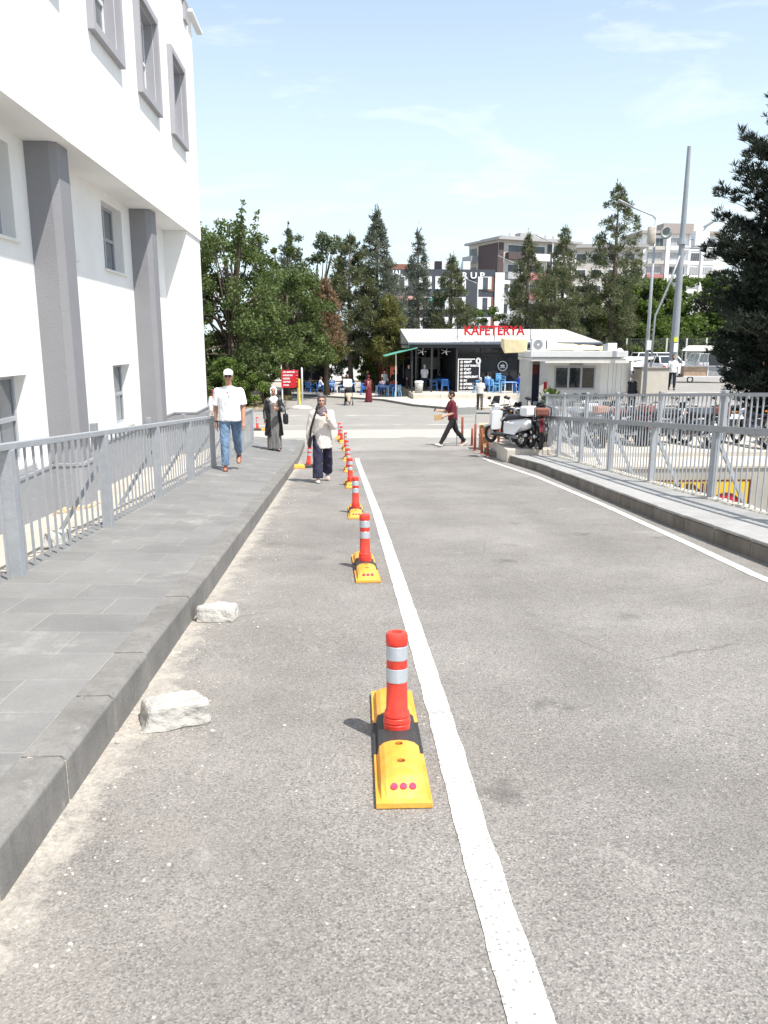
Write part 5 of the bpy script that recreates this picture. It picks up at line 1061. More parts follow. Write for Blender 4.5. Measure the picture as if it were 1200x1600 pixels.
for i, (x, y, h_, lean, lb) in enumerate([(4.02, 25.1, .85, 0, 'farthest rusty red pipe bollard at the ramp corner'), (4.2, 24.3, .55, .02, 'short rusty bollard, second from the far end'), (4.06, 22.95, .80, .01, 'rusty red pipe bollard, third from the far end, left of the box stack'), (4.13, 22.2, .72, -.02, 'rusty red pipe bollard in front of the box stack, left one'), (4.18, 21.6, .74, 0, 'bright red pipe bollard in front of the box stack'), (4.42, 21.35, .84, .03, 'tallest rusty pipe bollard, nearest the white scooter')]):
    r = empty('pipe_bollard', (x - .02, y, P(y)), 0, lb, 'bollard', 'red pipe bollards at the ramp corner'); r.rotation_euler = (0, lean, 0)
    b = B(); b.lathe([(.038, 0), (.038, h_ - .02), (.03, h_), (0, h_ + .004)], 12); b.build('pipe', mat('rusty_red', (.40, .12, .07), .75, .35, 14), r, smooth=True); b = B(); b.lathe([(.0, .001), (.075, .001), (.075, .018), (.04, .02)], 12); b.build('foot', mat('rusty_red', (.4, .12, .07)), r)
# ------------------------------------------------------------------ cars
def car(col, van=False):
    r = empty('car'); Lh, W_ = (2.3, .90) if not van else (2.45, .95); H1 = .95 if not van else 1.0; H2 = 1.45 if not van else 1.62
    b = B(); pr = [(-Lh, .35), (-Lh + .03, .62), (-Lh + .15, .78), (-1.15, H1), (1.7 if not van else 2.2, H1 + .02), (Lh - .05, .85), (Lh, .4)]
    lo = [(-W_, W_)]; 
    rs = []
    for y, z in [(-Lh, .60), (-Lh + .12, .74), (-1.2, H1), (0, H1 + .02), (1.6, H1 + .02), (Lh - .08, H1 - .02), (Lh, .62)]:
        k = .90 if abs(y) > Lh - .1 else 1.; rs.append([(-W_ * k, y, .24), (-W_ * k, y, z * .75), (-W_ * .94 * k, y, z), (W_ * .94 * k, y, z), (W_ * k, y, z * .75), (W_ * k, y, .24)])
    b.rings(rs); b.build('body', col, r, bevel=.04, smooth=False)
    ya, yb2, yc, yd = (-1.15, -.45, 1.0, 1.75) if not van else (-1.35, -.7, 2.1, 2.3)
    b = B(); b.hexa([(-W_ * .92, ya, H1), (W_ * .92, ya, H1), (W_ * .92, yd, H1), (-W_ * .92, yd, H1), (-W_ * .72, yb2, H2 - .03), (W_ * .72, yb2, H2 - .03), (W_ * .72, yc, H2 - .03), (-W_ * .72, yc, H2 - .03)]); b.build('glasshouse', GLASS, r, bevel=.02)
    b = B(); b.hexa([(-W_ * .75, yb2 - .05, H2 - .045), (W_ * .75, yb2 - .05, H2 - .045), (W_ * .75, yc + .05, H2 - .045), (-W_ * .75, yc + .05, H2 - .045), (-W_ * .66, yb2 + .08, H2), (W_ * .66, yb2 + .08, H2), (W_ * .66, yc - .08, H2), (-W_ * .66, yc - .08, H2)])
    for sx in (1, -1):
        b.bar((sx * W_ * .925, ya, H1), (sx * W_ * .73, yb2, H2 - .03), .07); b.bar((sx * W_ * .925, yd, H1), (sx * W_ * .73, yc, H2 - .03), .09); b.bar((sx * W_ * .93, (ya + yd) / 2, H1), (sx * W_ * .73, (yb2 + yc) / 2, H2 - .03), .06)
    b.build('roof', col, r, bevel=.02)
    for sx in (1, -1):
        for y in (-1.38, 1.38): b = B(); b.torus((sx * (W_ - .08), y, .31), .22, .095, 20, 8); o = b.build('wheel', TYRE, r, smooth=True); b = B(); b.cyl((sx * (W_ - .10), y, .31), (sx * (W_ + .0), y, .31), .17, n=14); b.build('hubcap', CHROME, o)
        b = B(); b.ell((sx * .62, -Lh + .06, .64), (.2, .07, .09), 10, 6); b.build('headlight', LAMPG, r, smooth=True)
        b = B(); b.ell((sx * .72, Lh - .03, .72), (.12, .05, .11), 10, 6); b.build('tail_light', RED, r, smooth=True); b = B(); b.ell((sx * (W_ + .07), -.8, H1 + .06), (.1, .06, .07), 10, 6); b.build('mirror', col, r, smooth=True)
    b = B(); b.box(-.5, .5, -Lh - .015, -Lh + .05, .36, .52); b.build('grille', DARK, r)
    return r
c1_ = car(PW); c2_ = car(PW, True); c3_ = car(mat('orange_paint', (.75, .30, .02), .3, .05, coat=.5)); c4_ = car(PG)
for src, first, x, y, a, lb, ct in [(c1_, 1, 23.9, 57.5, 178, 'white hatchback seen above the concrete box, right of the lamp pole', 'car'), (c2_, 1, 27.6, 59.0, 168, 'white van behind the glazed kiosk cart', 'van'), (c1_, 0, 21.3, 60.5, 100, 'white car farthest left, beyond the booth roof', 'car'),
        (c2_, 0, 26.2, 63.5, 90, 'white van parked side on in the back row, between the two poles', 'van'), (c1_, 0, 30.6, 63.0, 90, 'white car in the back row behind the kiosk cart', 'car'), (c3_, 1, 29.8, 50.5, 80, 'orange car glimpsed through the dark pine at the right edge', 'car'), (c4_, 1, 36.5, 60.0, 80, 'silver car far right behind the dark pine', 'car')]:
    o = src if first else copy_tree(src); place(o, (x, y, G(x, y)), R(a), lb, 'cars parked beyond the booth'); o['category'] = ct
# kiosk cart
kc = empty('kiosk_cart', (22.2, 47.6, G(22, 47.6)), R(-12), 'glazed street vendor cart with white canopy roof and wooden base on wheels', 'kiosk')
b = B(); b.box(-1.1, 1.5, -.5, .5, .42, .98); b.build('base_panel', mat('plywood', (.42, .30, .21), .8, .3, 5), kc); b = B(); b.box(.25, .32, -.53, -.5, .4, 1.0); b.box(-1.1, 1.5, -.53, -.5, .98, 1.04); b.box(-1.1, 1.5, -.53, .53, .36, .42); b.build('trim', PVC, kc)
b = B(); b.box(.34, 1.46, -.515, -.502, .45, .95); b.build('side_panel', mat('grey_panel', (.3, .3, .3)), kc)
b = B()
for x in (-1.1, -.3, .2, 1.45): b.box(x, x + .05, -.5, -.45, 1.0, 1.95); b.box(x, x + .05, .45, .5, 1.0, 1.95)
b.box(-1.1, 1.5, -.5, -.46, 1.87, 1.93); b.build('frame', PVC, kc); b = B(); b.box(-1.06, .2, -.47, -.465, 1.04, 1.87); b.build('pane', mat('clear_glass', (.5, .55, .55), .05, .1, alpha=.35), kc); b = B(); b.box(.3, 1.42, -.47, -.46, 1.04, 1.84); b.build('dark_pane', GLASS, kc)
b = B(); b.hexa([(-1.35, -.9, 1.93), (1.75, -.9, 1.93), (1.6, .7, 1.93), (-1.1, .7, 1.93), (-1.3, -.85, 1.97), (1.7, -.85, 1.97), (1.2, .2, 2.22), (-.8, .2, 2.22)]); b.build('canopy', ROOFW, kc)
for x in (-.7, 1.2): b = B(); b.torus((x, -.45, .2), .16, .04, 18, 6, 'X'); b.v = [(x + (q[1] + .45), -.45 + (q[0] - x), q[2]) for q in b.v]; b.build('wheel', TYRE, kc, smooth=True)
b = B(); b.box(-1.9, -1.1, -.3, .3, .36, .42); b.build('tow_bar', DARK, kc)
# ------------------------------------------------------------------ poles
tp = empty('tall_pole', (14.15, 33, G(14.15, 33)), 0, 'tall thick grey steel pole with a camera bracket, right of the loudspeaker lamp', 'pole')
z0 = tp.location.z; b = B(); b.lathe([(.185, 0), (.075, 9.15 - z0)], 12); o = b.build('shaft', mat('pole_grey', (.26, .28, .30), .5, .1, 3), tp)
b = B(); b.bar((0, 0, 4.75 - z0 + .2), (1.35, -.1, 4.75 - z0 + .15), .06); b.bar((.1, 0, 5.3 - z0), (1.2, 0, 5.3 - z0), .04); b.cyl((0, 0, 5.1 - z0), (0, 0, 5.35 - z0), .2, n=12); b.build('bracket', GALV, tp)
b = B(); b.box(.45, 1.05, -.2, .2, 5.0 - z0, 5.62 - z0); b.build('equipment_box', PVC, tp, bevel=.03); b = B(); b.ell((1.35, -.1, 4.85 - z0), (.17, .17, .17), 14, 10); b.build('dome_camera', PVC, tp, smooth=True); b = B(); b.cap((.9, 0, 5.85 - z0), (1.25, -.1, 6.1 - z0), .06, .05, 10); b.bar((.8, 0, 5.6 - z0), (1.0, 0, 5.9 - z0), .04); b.build('camera', GALV2, tp)
b = B(); b.box(-.11, .06, -.20, -.15, 1.9, 2.1); b.build('yellow_label', mat('label_yellow', (.6, .62, .03), .6), tp); b = B(); b.box(-.09, .07, -.20, -.15, 1.45, 1.85); b.build('white_label', PVC, tp); tp.location = (19.72, 46, G(19.72, 46)); tp.scale = (1.394, 1.394, 1.283)
b = B(); b.tube([(-.1, -.1, 4.6 - z0), (-.45, -.1, 3.4 - z0), (-.95, -.1, 2.0 - z0), (-1.0, -.1, 0)], .045, 8); b.build('stay_pipe', GALV2, tp, smooth=True)
def lamp(name, loc, h, arm, az, lb, rad=.07, foot=None):
    r = empty(name, loc, az, lb, 'street lamp'); b = B(); b.lathe([(rad * 1.3, 0), (rad, h * .5), (rad * .6, h)], 10); b.build('column', GALV, r, smooth=True)
    b = B(); b.tube([(0, 0, h - .02), (-.15, 0, h + .12), (-arm, 0, h + arm * .42)], rad * .45, 8); b.build('arm', GALV, r, smooth=True); b = B(); b.cap((-arm * .92, 0, h + arm * .40), (-arm - .45, 0, h + arm * .42 + .22), (.05, .10), (.04, .07), 10); b.build('lamp_head', GALV2, r, smooth=True); return r
l1 = lamp('street_lamp', (13.15, 33.4, G(13.15, 33.4)), 6.45 - G(13.15, 33.4), 1.15, 0, 'street lamp with a grey horn loudspeaker near its top, beside the tall thick pole')
zt = 5.85 - l1.location.z
b = B(); b.lathe([(.05, 0), (.07, .12), (.13, .25), (.24, .36), (.245, .37), (.12, .28), (.04, .2), (0, .2)], 20); b.v = [(.30 + z * .5 - 0, -.08 - z, zt + y) if False else (x + .30, -.05 - z, zt + y) for x, y, z in b.v]; b.build('horn_speaker', mat('horn_grey', (.30, .33, .32), .5), l1, smooth=True)
b = B(); b.cap((-.15, 0, zt - .35), (-.15, 0, zt + .25), (.18, .16), (.17, .14), 12, .5); b.build('wrapped_speaker', mat('wrap_cloth', (.46, .42, .36), .9, .3, 9), l1, smooth=True); b = B(); b.bar((-.15, 0, zt), (.3, 0, zt), .05); b.build('speaker_bracket', DARK, l1)
b = B(); b.box(-.07, .12, -.14, -.08, 2.2, 2.6); b.build('label', PVC, l1)
lamp('street_lamp', (20.0, 75, G(20, 75)), 10.4 - G(20, 75), 1.1, 0, 'tall slim street lamp rising behind the cafeteria roof, right of the red sign', .09)
lamp('street_lamp', (15.75, 90, -2.4), 7.8 + 2.4, 1.25, 0, 'street lamp in front of the dark grey shop building, above the red sign', .09)
lamp('street_lamp', (21.6, 96, -2.4), 10.4 + 2.4, 2.0, 0, 'street lamp in front of the balconied apartment block', .09)
# chain link fence behind the parked cars
cf = empty('chain_link_fence', (26, 67.5, -1), 0, 'tall wire mesh fence on concrete posts behind the parked cars', 'fence')
for k in range(13): x = -6.5 + k * 1.75; b = B(); b.box(x - .07, x + .07, -.07, .07, -.5, 2.85); b.build('post', mat('fence_post', (.52, .52, .50), .8), cf)
b = B()
for k in range(120):
    x = -6.5 + k * .175
    b.bar((x, 0, 0), (x + 1.4, 0, 2.8), .012); b.bar((x + 1.4, 0, 0), (x, 0, 2.8), .012)
for z in (.05, 1.4, 2.78): b.box(-6.5, 16, -.01, .01, z, z + .02)
tag(b.build('wire_mesh', mat('wire', (.12, .13, .12), .5), cf), None, None, None, 'stuff')
b = B(); b.box(-7, 18, .5, .7, -.5, .55); b.build('base_wall', mat('tan_wall', (.48, .36, .24)), cf)
# ------------------------------------------------------------------ far buildings
CONC = mat('facade_cream', (.48, .455, .42), .9, .06, 1); CONW = mat('facade_white', (.76, .76, .77), .9, .04, 1); BRP = mat('facade_brown', (.085, .06, .06), .8, .12, 6, stretch=(1, 1, .2)); PINK = mat('facade_pink', (.42, .17, .17), .8, .06); DGR = mat('facade_dark_grey', (.055, .062, .078), .7, .1, 2)
WING = mat('far_window', (.07, .08, .09), .15, .5, .8); LGR = mat('balcony_grey', (.36, .37, .38), .6, .2, 3); RTILE = mat('roof_tile', (.30, .13, .08), .8, .2, 3); DRUST = mat('rust_panel', (.22, .10, .06), .7, .2)
a1 = empty('apartment_block', (25.6, 128, 0), R(22), 'six-storey apartment block with brown panel and pink balconies behind the trees', 'apartment block')
FH = 2.95; TOP = 17.2
b = B(); b.box(0, 15, 0, 9, -3, TOP); b.build('wall', CONC, a1)
b = B(); b.box(-.6, 15.6, -.9, 9.6, TOP, TOP + .35); b.box(1.5, 13.5, 1.5, 8, TOP + .35, TOP + .9); b.box(6, 9.5, 3, 6, TOP + .9, TOP + 1.7); b.build('roof', mat('roof_grey', (.36, .35, .35), .8, .1), a1)
for i in range(6):
    z = TOP - FH * (i + 1)
    # right face: two balcony bays + windows
    for x0, x1, dp, mt in ((1.2, 5.4, 1.0, BRP if i in (0, 2) else LGR), (5.5, 9.2, .9, PINK if i in (1, 2, 3, 4) else CONW), (10.4, 14.4, .9, BRP if i % 2 else CONW)):
        b = B(); b.box(x0, x1, -dp, 0, z + .0, z + .14); b.box(x0, x1, -dp, -dp + .08, z + .14, z + 1.05); b.box(x0, x0 + .08, -dp + .08, 0, z + .14, z + 1.05); b.box(x1 - .08, x1, -dp + .08, 0, z + .14, z + 1.05); b.build('balcony', mt, a1)
        b = B(); b.box(x0 + .4, x1 - .4, -.03, -.002, z + .2, z + 2.35); f = b.build('window', CONW, a1); b = B(); b.box(x0 + .5, x1 - .5, -.06, -.031, z + .3, z + 2.25); b.build('pane', WING, f)
    # left face
    b = B(); b.box(-.03, -.002, 1.2, 2.2, z + 1., z + 2.3); f = b.build('window', CONW, a1); b = B(); b.box(-.05, -.031, 1.3, 2.1, z + 1.1, z + 2.2); b.build('pane', WING, f)
    b = B(); b.box(-1.3, 0, 6.2, 9, z, z + .14); b.box(-1.3, -1.22, 6.2, 9, z + .14, z + 1.05); b.box(-1.22, 0, 6.2, 6.28, z + .14, z + 1.05); b.build('balcony', BRP if i in (1,) else LGR, a1)
    b = B(); b.box(-.04, -.002, 6.6, 8.6, z + .2, z + 2.3); b.build('window', WING, a1)
b = B(); b.box(-.10, -.0, .3, 5.9, TOP - 5.9, TOP - .4); b.box(-.1, .8, -.12, -.0, TOP - 5.9, TOP - .4); b.build('brown_panel', BRP, a1)
b = B(); b.box(9.3, 10.3, -.14, -.0, TOP - 5.8, TOP - .3); b.build('dark_strip', DGR, a1)
for x in (4, 11, 12.6): b = B(); b.cyl((x, 2.5, TOP + .9), (x, 2.5, TOP + 1.5), .5, n=12); b.build('water_tank', CONW, a1)
a2 = empty('apartment_block', (67.5, 178, 0), R(3), 'white five-storey apartment block with grey windows behind the tall pole', 'apartment block')
b = B(); b.box(0, 19, 0, 10, -3, 24.8); b.build('wall', CONW, a2); b = B(); b.box(-.7, 19.7, -.9, 10.5, 24.8, 25.4); b.box(5, 12, 1, 8, 25.4, 27.2); b.build('roof', mat('roof_taupe', (.33, .29, .27), .8, .1), a2)
for i in range(7):
    z = 24.4 - 3.0 * (i + 1)
    for j, (x0, x1) in enumerate(((1.2, 4.6), (6.4, 10.0), (11.3, 13.2), (14.4, 16.6))):
        b = B(); b.box(x0 - .2, x1 + .2, -.9 if j < 2 else -.15, 0, z + .0, z + .75); b.build('balcony', PINK if (j == 0 and i in (2, 3)) else (CONC if j == 0 else CONW), a2)
        b = B(); b.box(x0, x1, -.12, -.002, z + .78, z + 2.5); f = b.build('window', LGR, a2); b = B(); n_ = 4
        for q in range(n_): w_ = (x1 - x0) / n_; b.box(x0 + q * w_ + .06, x0 + (q + 1) * w_ - .06, -.16, -.121, z + .85, z + 2.42)
        b.build('pane', WING if (i + j) % 3 == 0 else LGR, f)
b = B(); b.box(5.0, 5.9, -1.0, -.0, -3, 24.8); b.box(10.5, 10.9, -.5, 0, -3, 24.8); b.box(13.5, 14.0, -.5, 0, -3, 24.8); b.build('pier', CONW, a2)
a3 = empty('apartment_block', (40, 160, 0), R(-8), 'pale apartment block mostly hidden behind the tall pines, between the other two blocks', 'apartment block')
b = B(); b.box(0, 20, 0, 9, -3, 19.5); b.build('wall', CONC, a3); b = B(); b.prism([(-.8, -1), (20.8, -1), (20.8, 10), (-.8, 10)], 19.5, 20.2); b.build('roof', mat('roof_grey', (.36, .35, .35)), a3)
for i in range(5):
    for j in range(6): z = 19.2 - 3 * (i + 1); b = B(); b.box(1 + j * 3.1, 3 + j * 3.1, -.1, -.002, z + .9, z + 2.3); f = b.build('window', CONW, a3); b = B(); b.box(1.1 + j * 3.1, 2.9 + j * 3.1, -.13, -.101, z + 1., z + 2.2); b.build('pane', WING, f)
sb = empty('shop_building', (7.2, 113, 0), R(1), 'long dark grey three-storey building with white window panels and roof lettering', 'building')
b = B(); b.box(0, 15, 0, 9, -3, 11.4); b.build('wall', DGR, sb); b = B(); b.box(15.0, 16.3, -.3, 6, -3, 11.0); b.build('end_wall', CONW, sb)
b = B(); b.prism([(0, 1.5), (4, 1.5), (4, 6), (0, 6)], 11.4, 12.2); b.build('tiled_roof', RTILE, sb)
for i in range(4):
    z = 11.0 - 2.75 * (i + 1)
    for x0 in (.9, 4.2, 6.6, 9.0, 12.6):
        b = B(); b.box(x0, x0 + 1.9, -.1, -.002, z + .5, z + 2.2); f = b.build('window', CONW if i < 3 else LGR, sb); b = B(); b.box(x0 + .7, x0 + 1.4, -.14, -.101, z + .5, z + 2.1); b.build('pane', WING, f)
    b = B(); b.box(14.1, 14.9, -.06, -.002, z + .2, z + 2.2); b.build('rust_panel', DRUST, sb)
    b = B(); b.box(13.4, 14.05, -.07, -.002, z + .3, z + 2.25); b.build('tall_window', WING, sb)
text('lettering', 'IAL', .95, WLET, sb, (1.3, -.12, 10.85), ext=.04, bold=.03); text('lettering', 'G R U P', 1.15, WLET, sb, (11.2, -.12, 10.55), ext=.04, bold=.03, width=4.6)
text('lettering', 'KUAFÖR', .5, WLET, sb, (12.2, -.16, 4.1), ext=.03, bold=.02)
b = B(); b.box(.8, 4.6, -1.2, -.1, 7.3, 7.75); b.build('shop_awning', mat('awning_pink', (.62, .35, .33), .7), sb); b = B(); b.box(5.8, 7.8, -1.2, -.1, 6.8, 7.5); b.build('shop_sign', mat('sign_teal', (.10, .42, .38), .6), sb)
for x, z_ in ((6.1, 0), (7.2, .0), (8.0, 0), (11.2, 0)): b = B(); b.cyl((x, 3, 11.4), (x, 3, 12.5), .55, n=12); b.box(x - .5, x + .5, 1.2, 2.6, 11.5, 12.6); b.build('water_tank', CONW if x != 7.2 else DARK, sb)
for k, (x, y, w_, h_) in enumerate(((23.2, 116, 1.9, 10.2), (24.3, 122, 2.2, 9.0))):
    r = empty('narrow_block', (x, y, 0), R(14), ['narrow white block with small grey balconies right of the dark grey building', 'second narrow block with balconies just behind the first'][k], 'building'); b = B(); b.box(0, w_, 0, 6, -3, h_); b.build('wall', CONW, r)
    for i in range(4): b = B(); b.box(.1, w_ - .1, -.8, 0, h_ - 2.8 * (i + 1), h_ - 2.8 * (i + 1) + .9); b.build('balcony', LGR, r); b = B(); b.box(.3, w_ - .3, -.05, -.002, h_ - 2.8 * (i + 1) + .95, h_ - 2.8 * (i + 1) + 2.3); b.build('window', WING, r)
wb = empty('white_house', (-9, 82, -2.4), R(5), 'white low building glimpsed between the trunks of the left trees', 'building'); b = B(); b.box(0, 12, 0, 6, 0, 4.6); b.build('wall', CONW, wb); b = B(); b.box(-.3, 12.3, -.3, 6.3, 4.6, 4.9); b.build('roof', LGR, wb)
for k in range(4): b = B(); b.box(1 + k * 2.8, 2.4 + k * 2.8, -.05, -.002, 1.4, 2.9); b.build('window', WING, wb)

# ------------------------------------------------------------------ vegetation
rng = np.random.default_rng(11)
def leafmesh(name, pts, nrm, size, m, parent, aspect=1.7, droop=0., tri=False):
    """pts (n,3) leaf centres, nrm (n,3) leaf directions (long axis)"""
    n = len(pts); d = nrm / (np.linalg.norm(nrm, axis=1, keepdims=True) + 1e-9); r = rng.normal(size=(n, 3)); u = np.cross(d, r); u /= np.linalg.norm(u, axis=1, keepdims=True) + 1e-9
    s = size * rng.uniform(.6, 1.35, (n, 1)); a = pts - d * s * aspect / 2; c = pts + d * s * aspect / 2; bq = pts + u * s / 2; e = pts - u * s / 2
    if tri: co = np.stack([a - u * s / 2, a + u * s / 2, c], 1).reshape(-1, 3); k = 3
    else: co = np.stack([a, bq, c, e], 1).reshape(-1, 3); k = 4
    me = bpy.data.meshes.new(name); me.vertices.add(n * k); me.vertices.foreach_set('co', co.astype(np.float32).ravel()); me.loops.add(n * k); me.loops.foreach_set('vertex_index', np.arange(n * k, dtype=np.int32))
    me.polygons.add(n); me.polygons.foreach_set('loop_start', np.arange(0, n * k, k, dtype=np.int32)); me.update(calc_edges=True); me.validate()
    me.materials.append(m); o = bpy.data.objects.new(name, me); C.objects.link(o)
    if parent: o.parent = parent
    return o
def broadleaf(loc, h, w_, lb, m, seed, trunk_h=.22, clumps=60, leaves=260, size=.11, spikes=0, cat='tree', name='broadleaf_tree', group='trees beyond the street', trunks=1, bottom=.16):
    global rng; rng = np.random.default_rng(seed); rr = random.Random(seed); r = empty(name, loc, rr.uniform(0, 6), lb, cat, group)
    cl = []
    for i in range(clumps):
        t = rr.uniform(bottom, .97); env = math.sin(math.pi * min(1, (t - bottom * .7) / (1.06 - bottom * .7)) ** .75) ** .6; a = rr.uniform(0, 6.283); q = env * w_ / 2 * math.sqrt(rr.uniform(.12, 1)) * rr.uniform(.85, 1.12)
        cl.append((q * math.cos(a), q * math.sin(a), t * h, rr.uniform(.06, .125) * w_ * (1.1 - .4 * t)))
    for i in range(spikes):
        a = rr.uniform(0, 6.28); q = rr.uniform(.1, .3) * w_
        for k in range(6): cl.append((q * math.cos(a) * (1 + k * .06), q * math.sin(a) * (1 + k * .06), h * (.86 + k * .038), .045 * w_ * (1 - k * .1)))
    P_ = []; N_ = []
    for x, y, z, rad in cl:
        n = int(leaves * (rad / (.09 * w_)) ** 2); v = rng.normal(size=(n, 3)); v /= np.linalg.norm(v, axis=1, keepdims=True); k = rad * rng.uniform(.35, 1.12, (n, 1)) ; p = v * k * [1.15, 1.15, .85] + [x, y, z]; P_.append(p); N_.append(v * .6 + rng.normal(size=(n, 3)) * .6 + [0, 0, -.35])
    leafmesh('crown', np.concatenate(P_), np.concatenate(N_), size, m, r)
    for tt in range(trunks):
        b = B(); ox = (tt - (trunks - 1) / 2) * .5; tr = .022 * h; b.tube([(ox, 0, -.2), (ox + .05, .03, h * trunk_h), (ox * 1.5 + .1, -.05, h * .5), (ox * 2, 0, h * .8)], [tr * 1.2, tr, tr * .6, tr * .2], 8)
        for x, y, z, rad in cl[::4]:
            z1 = h * rr.uniform(trunk_h, .5); b.tube([(ox, 0, z1), (x * .5, y * .5, (z1 + z) / 2 + .1), (x, y, z)], [tr * .4, tr * .25, tr * .08], 5)
        b.build('trunk', BARK, r, smooth=True)
    return r
def pine(loc, h, w_, lb, m, seed, start=.12, whorls=26, size=.075, ln=.30, tufts=1.3, taper=.8, cat='tree', name='pine_tree', group='trees beyond the street', lean=0., crown_round=False, blades=11):
    global rng; rng = np.random.default_rng(seed); rr = random.Random(seed); r = empty(name, loc, rr.uniform(0, 6), lb, cat, group); r.rotation_euler[1] = lean
    b = B(); tr = .014 * h + .03; b.tube([(0, 0, -.3), (.04, 0, h * .3), (-.03, .03, h * .65), (0, 0, h * .99)], [tr * 1.25, tr, tr * .6, .02], 8); P_ = []; N_ = []
    for i in range(whorls):
        t = start + (1 - start) * (i + rr.uniform(-.3, .3)) / whorls; t = min(t, .985); nb_ = rr.randint(4, 6)
        for k in range(nb_):
            env = (1 - t) ** taper if not crown_round else math.sin(math.pi * min(1, (t - start * .6) / (1.02 - start * .6)) ** .8) ** .7
            if t < start + .1: env *= .75
            L_ = w_ / 2 * env * rr.uniform(.62, 1.15) + .10; a = rr.uniform(0, 6.283); up_ = rr.uniform(.05, .55) + t * .5
            e = np.array([L_ * math.cos(a), L_ * math.sin(a), L_ * up_ * .7]); o_ = np.array([0, 0, t * h]); 
            b.tube([tuple(o_), tuple(o_ + e * .55 + [0, 0, -.03 * L_]), tuple(o_ + e)], [max(.012, tr * .28 * (1 - t)), .012, .006], 4)
            nt_ = max(3, int(L_ * 7.5 * tufts))
            for q in range(nt_):
                f = rr.uniform(.30, 1.03); side = np.array([-math.sin(a), math.cos(a), 0]) * rr.uniform(-.34, .34) * L_ * (1.1 - f * .6); c = o_ + e * f + side + [0, 0, rr.uniform(-.03, .12) * L_]
                n = blades; v = rng.normal(size=(n, 3)); v[:, 2] = np.abs(v[:, 2]) * .9 + .15; v += e / (np.linalg.norm(e) + .01) * .8; v /= np.linalg.norm(v, axis=1, keepdims=True); P_.append(c + v * ln * .5 * rng.uniform(.7, 1.2, (n, 1))); N_.append(v)
    c = np.array([0, 0, h]); v = rng.normal(size=(30, 3)) * .35 + [0, 0, 1]; P_.append(c + v * .12); N_.append(v)
    leafmesh('crown', np.concatenate(P_), np.concatenate(N_), size, m, r, aspect=ln / size, tri=False)
    b.build('trunk', BARK, r, smooth=True); return r
def pompine(loc, h, w_, lb, m, seed, start=.2, n=150, size=.06, ln=.30, taper=.7, rad=(.30, .62), cat='tree', name='pine_tree', group='trees beyond the street', blades=80, ragged=.35):
    """Mediterranean pine: irregular rounded needle clumps at the branch ends"""
    global rng; rng = np.random.default_rng(seed); rr = random.Random(seed); r = empty(name, loc, rr.uniform(0, 6), lb, cat, group)
    b = B(); tr = .014 * h + .03; bend = [rr.uniform(-.12, .12) for _ in range(4)]
    b.tube([(0, 0, -.3), (bend[0], bend[1], h * .3), (bend[2], bend[3], h * .65), (0, 0, h * .98)], [tr * 1.25, tr, tr * .6, .02], 8); P_ = []; N_ = []
    lobes = [(rr.uniform(0, 6.28), rr.uniform(.0, 1.), rr.uniform(.75, 1.3)) for _ in range(7)]
    for i in range(n):
        t = start + (1 - start) * (1 - (1 - (i + rr.random()) / n) ** .85); t = min(t, .99); env = (1 - t) ** taper * (1 if t > start + .12 else .55 + .45 * (t - start) / .12)
        a = rr.uniform(0, 6.283); k = 1.
        for la, lt, lk in lobes:
            dd = abs((a - la + 3.1416) % 6.2832 - 3.1416); k *= 1 + (lk - 1) * math.exp(-dd * dd * 1.2 - ((t - lt) / .18) ** 2)
        q = w_ / 2 * env * k * (1 - ragged * rr.random() ** 1.5) * math.sqrt(rr.uniform(.25, 1)); R_ = rr.uniform(*rad) * (.45 + .75 * env) * min(1.2, w_ / 6 + .35)
        c = np.array([q * math.cos(a), q * math.sin(a), t * h + q * rr.uniform(.05, .3)])
        if i % 2 == 0: b.tube([(0, 0, t * h - .25 * q), tuple(c * [.55, .55, 0] + [0, 0, t * h - .06 * q]), tuple(c)], [max(.012, tr * .3 * (1 - t)), .014, .006], 4)
        nn = int(blades * (R_ / .5) ** 1.7) + 14; v = rng.normal(size=(nn, 3)); v[:, 2] += .35; v /= np.linalg.norm(v, axis=1, keepdims=True); rd = R_ * rng.uniform(.35, 1., (nn, 1))
        P_.append(c + v * rd * [1, 1, .8]); N_.append(v + rng.normal(size=(nn, 3)) * .45 + [0, 0, .35])
    v = rng.normal(size=(50, 3)) * [.25, .25, .5] + [0, 0, .6]; P_.append(np.array([0, 0, h - .35]) + v * .5); N_.append(v)
    leafmesh('crown', np.concatenate(P_), np.concatenate(N_), size, m, r, aspect=ln / size)
    b.build('trunk', BARK, r, smooth=True); return r
LG = leafmat('leaf_green', (.042, .068, .018), (.17, .225, .07), .42); LG2 = leafmat('leaf_fresh', (.055, .095, .018), (.16, .23, .045), .35); LP = leafmat('leaf_pale', (.06, .085, .045), (.17, .21, .12)); PN = leafmat('pine_needles', (.062, .080, .036), (.165, .18, .085), .35); PN2 = leafmat('pine_blue', (.070, .088, .064), (.18, .20, .145), .35)
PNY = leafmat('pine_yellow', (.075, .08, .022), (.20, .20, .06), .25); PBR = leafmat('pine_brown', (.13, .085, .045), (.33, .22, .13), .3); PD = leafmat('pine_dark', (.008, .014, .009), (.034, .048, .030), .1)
def g0(x, y): return G(x, y)
broadleaf((-6.1, 47.5, -1.95), 10.3, 7.4, 'large bright green broadleaf tree right next to the white building corner', LG, 3, spikes=3, clumps=105, leaves=330, size=.105, trunks=2, bottom=.10)
broadleaf((-3.3, 53.5, -2.1), 8.4, 6.6, 'broad green leafy tree behind the red direction sign', LG, 4, clumps=85, leaves=300, size=.105, spikes=0, trunks=2, bottom=.22)
broadleaf((-3.6, 56.5, -2.1), 10.9, 2.6, 'slender leafy tree with one bare shoot sticking up above the left group', LG, 5, clumps=26, leaves=200, size=.10, spikes=1, trunks=1, bottom=.4)
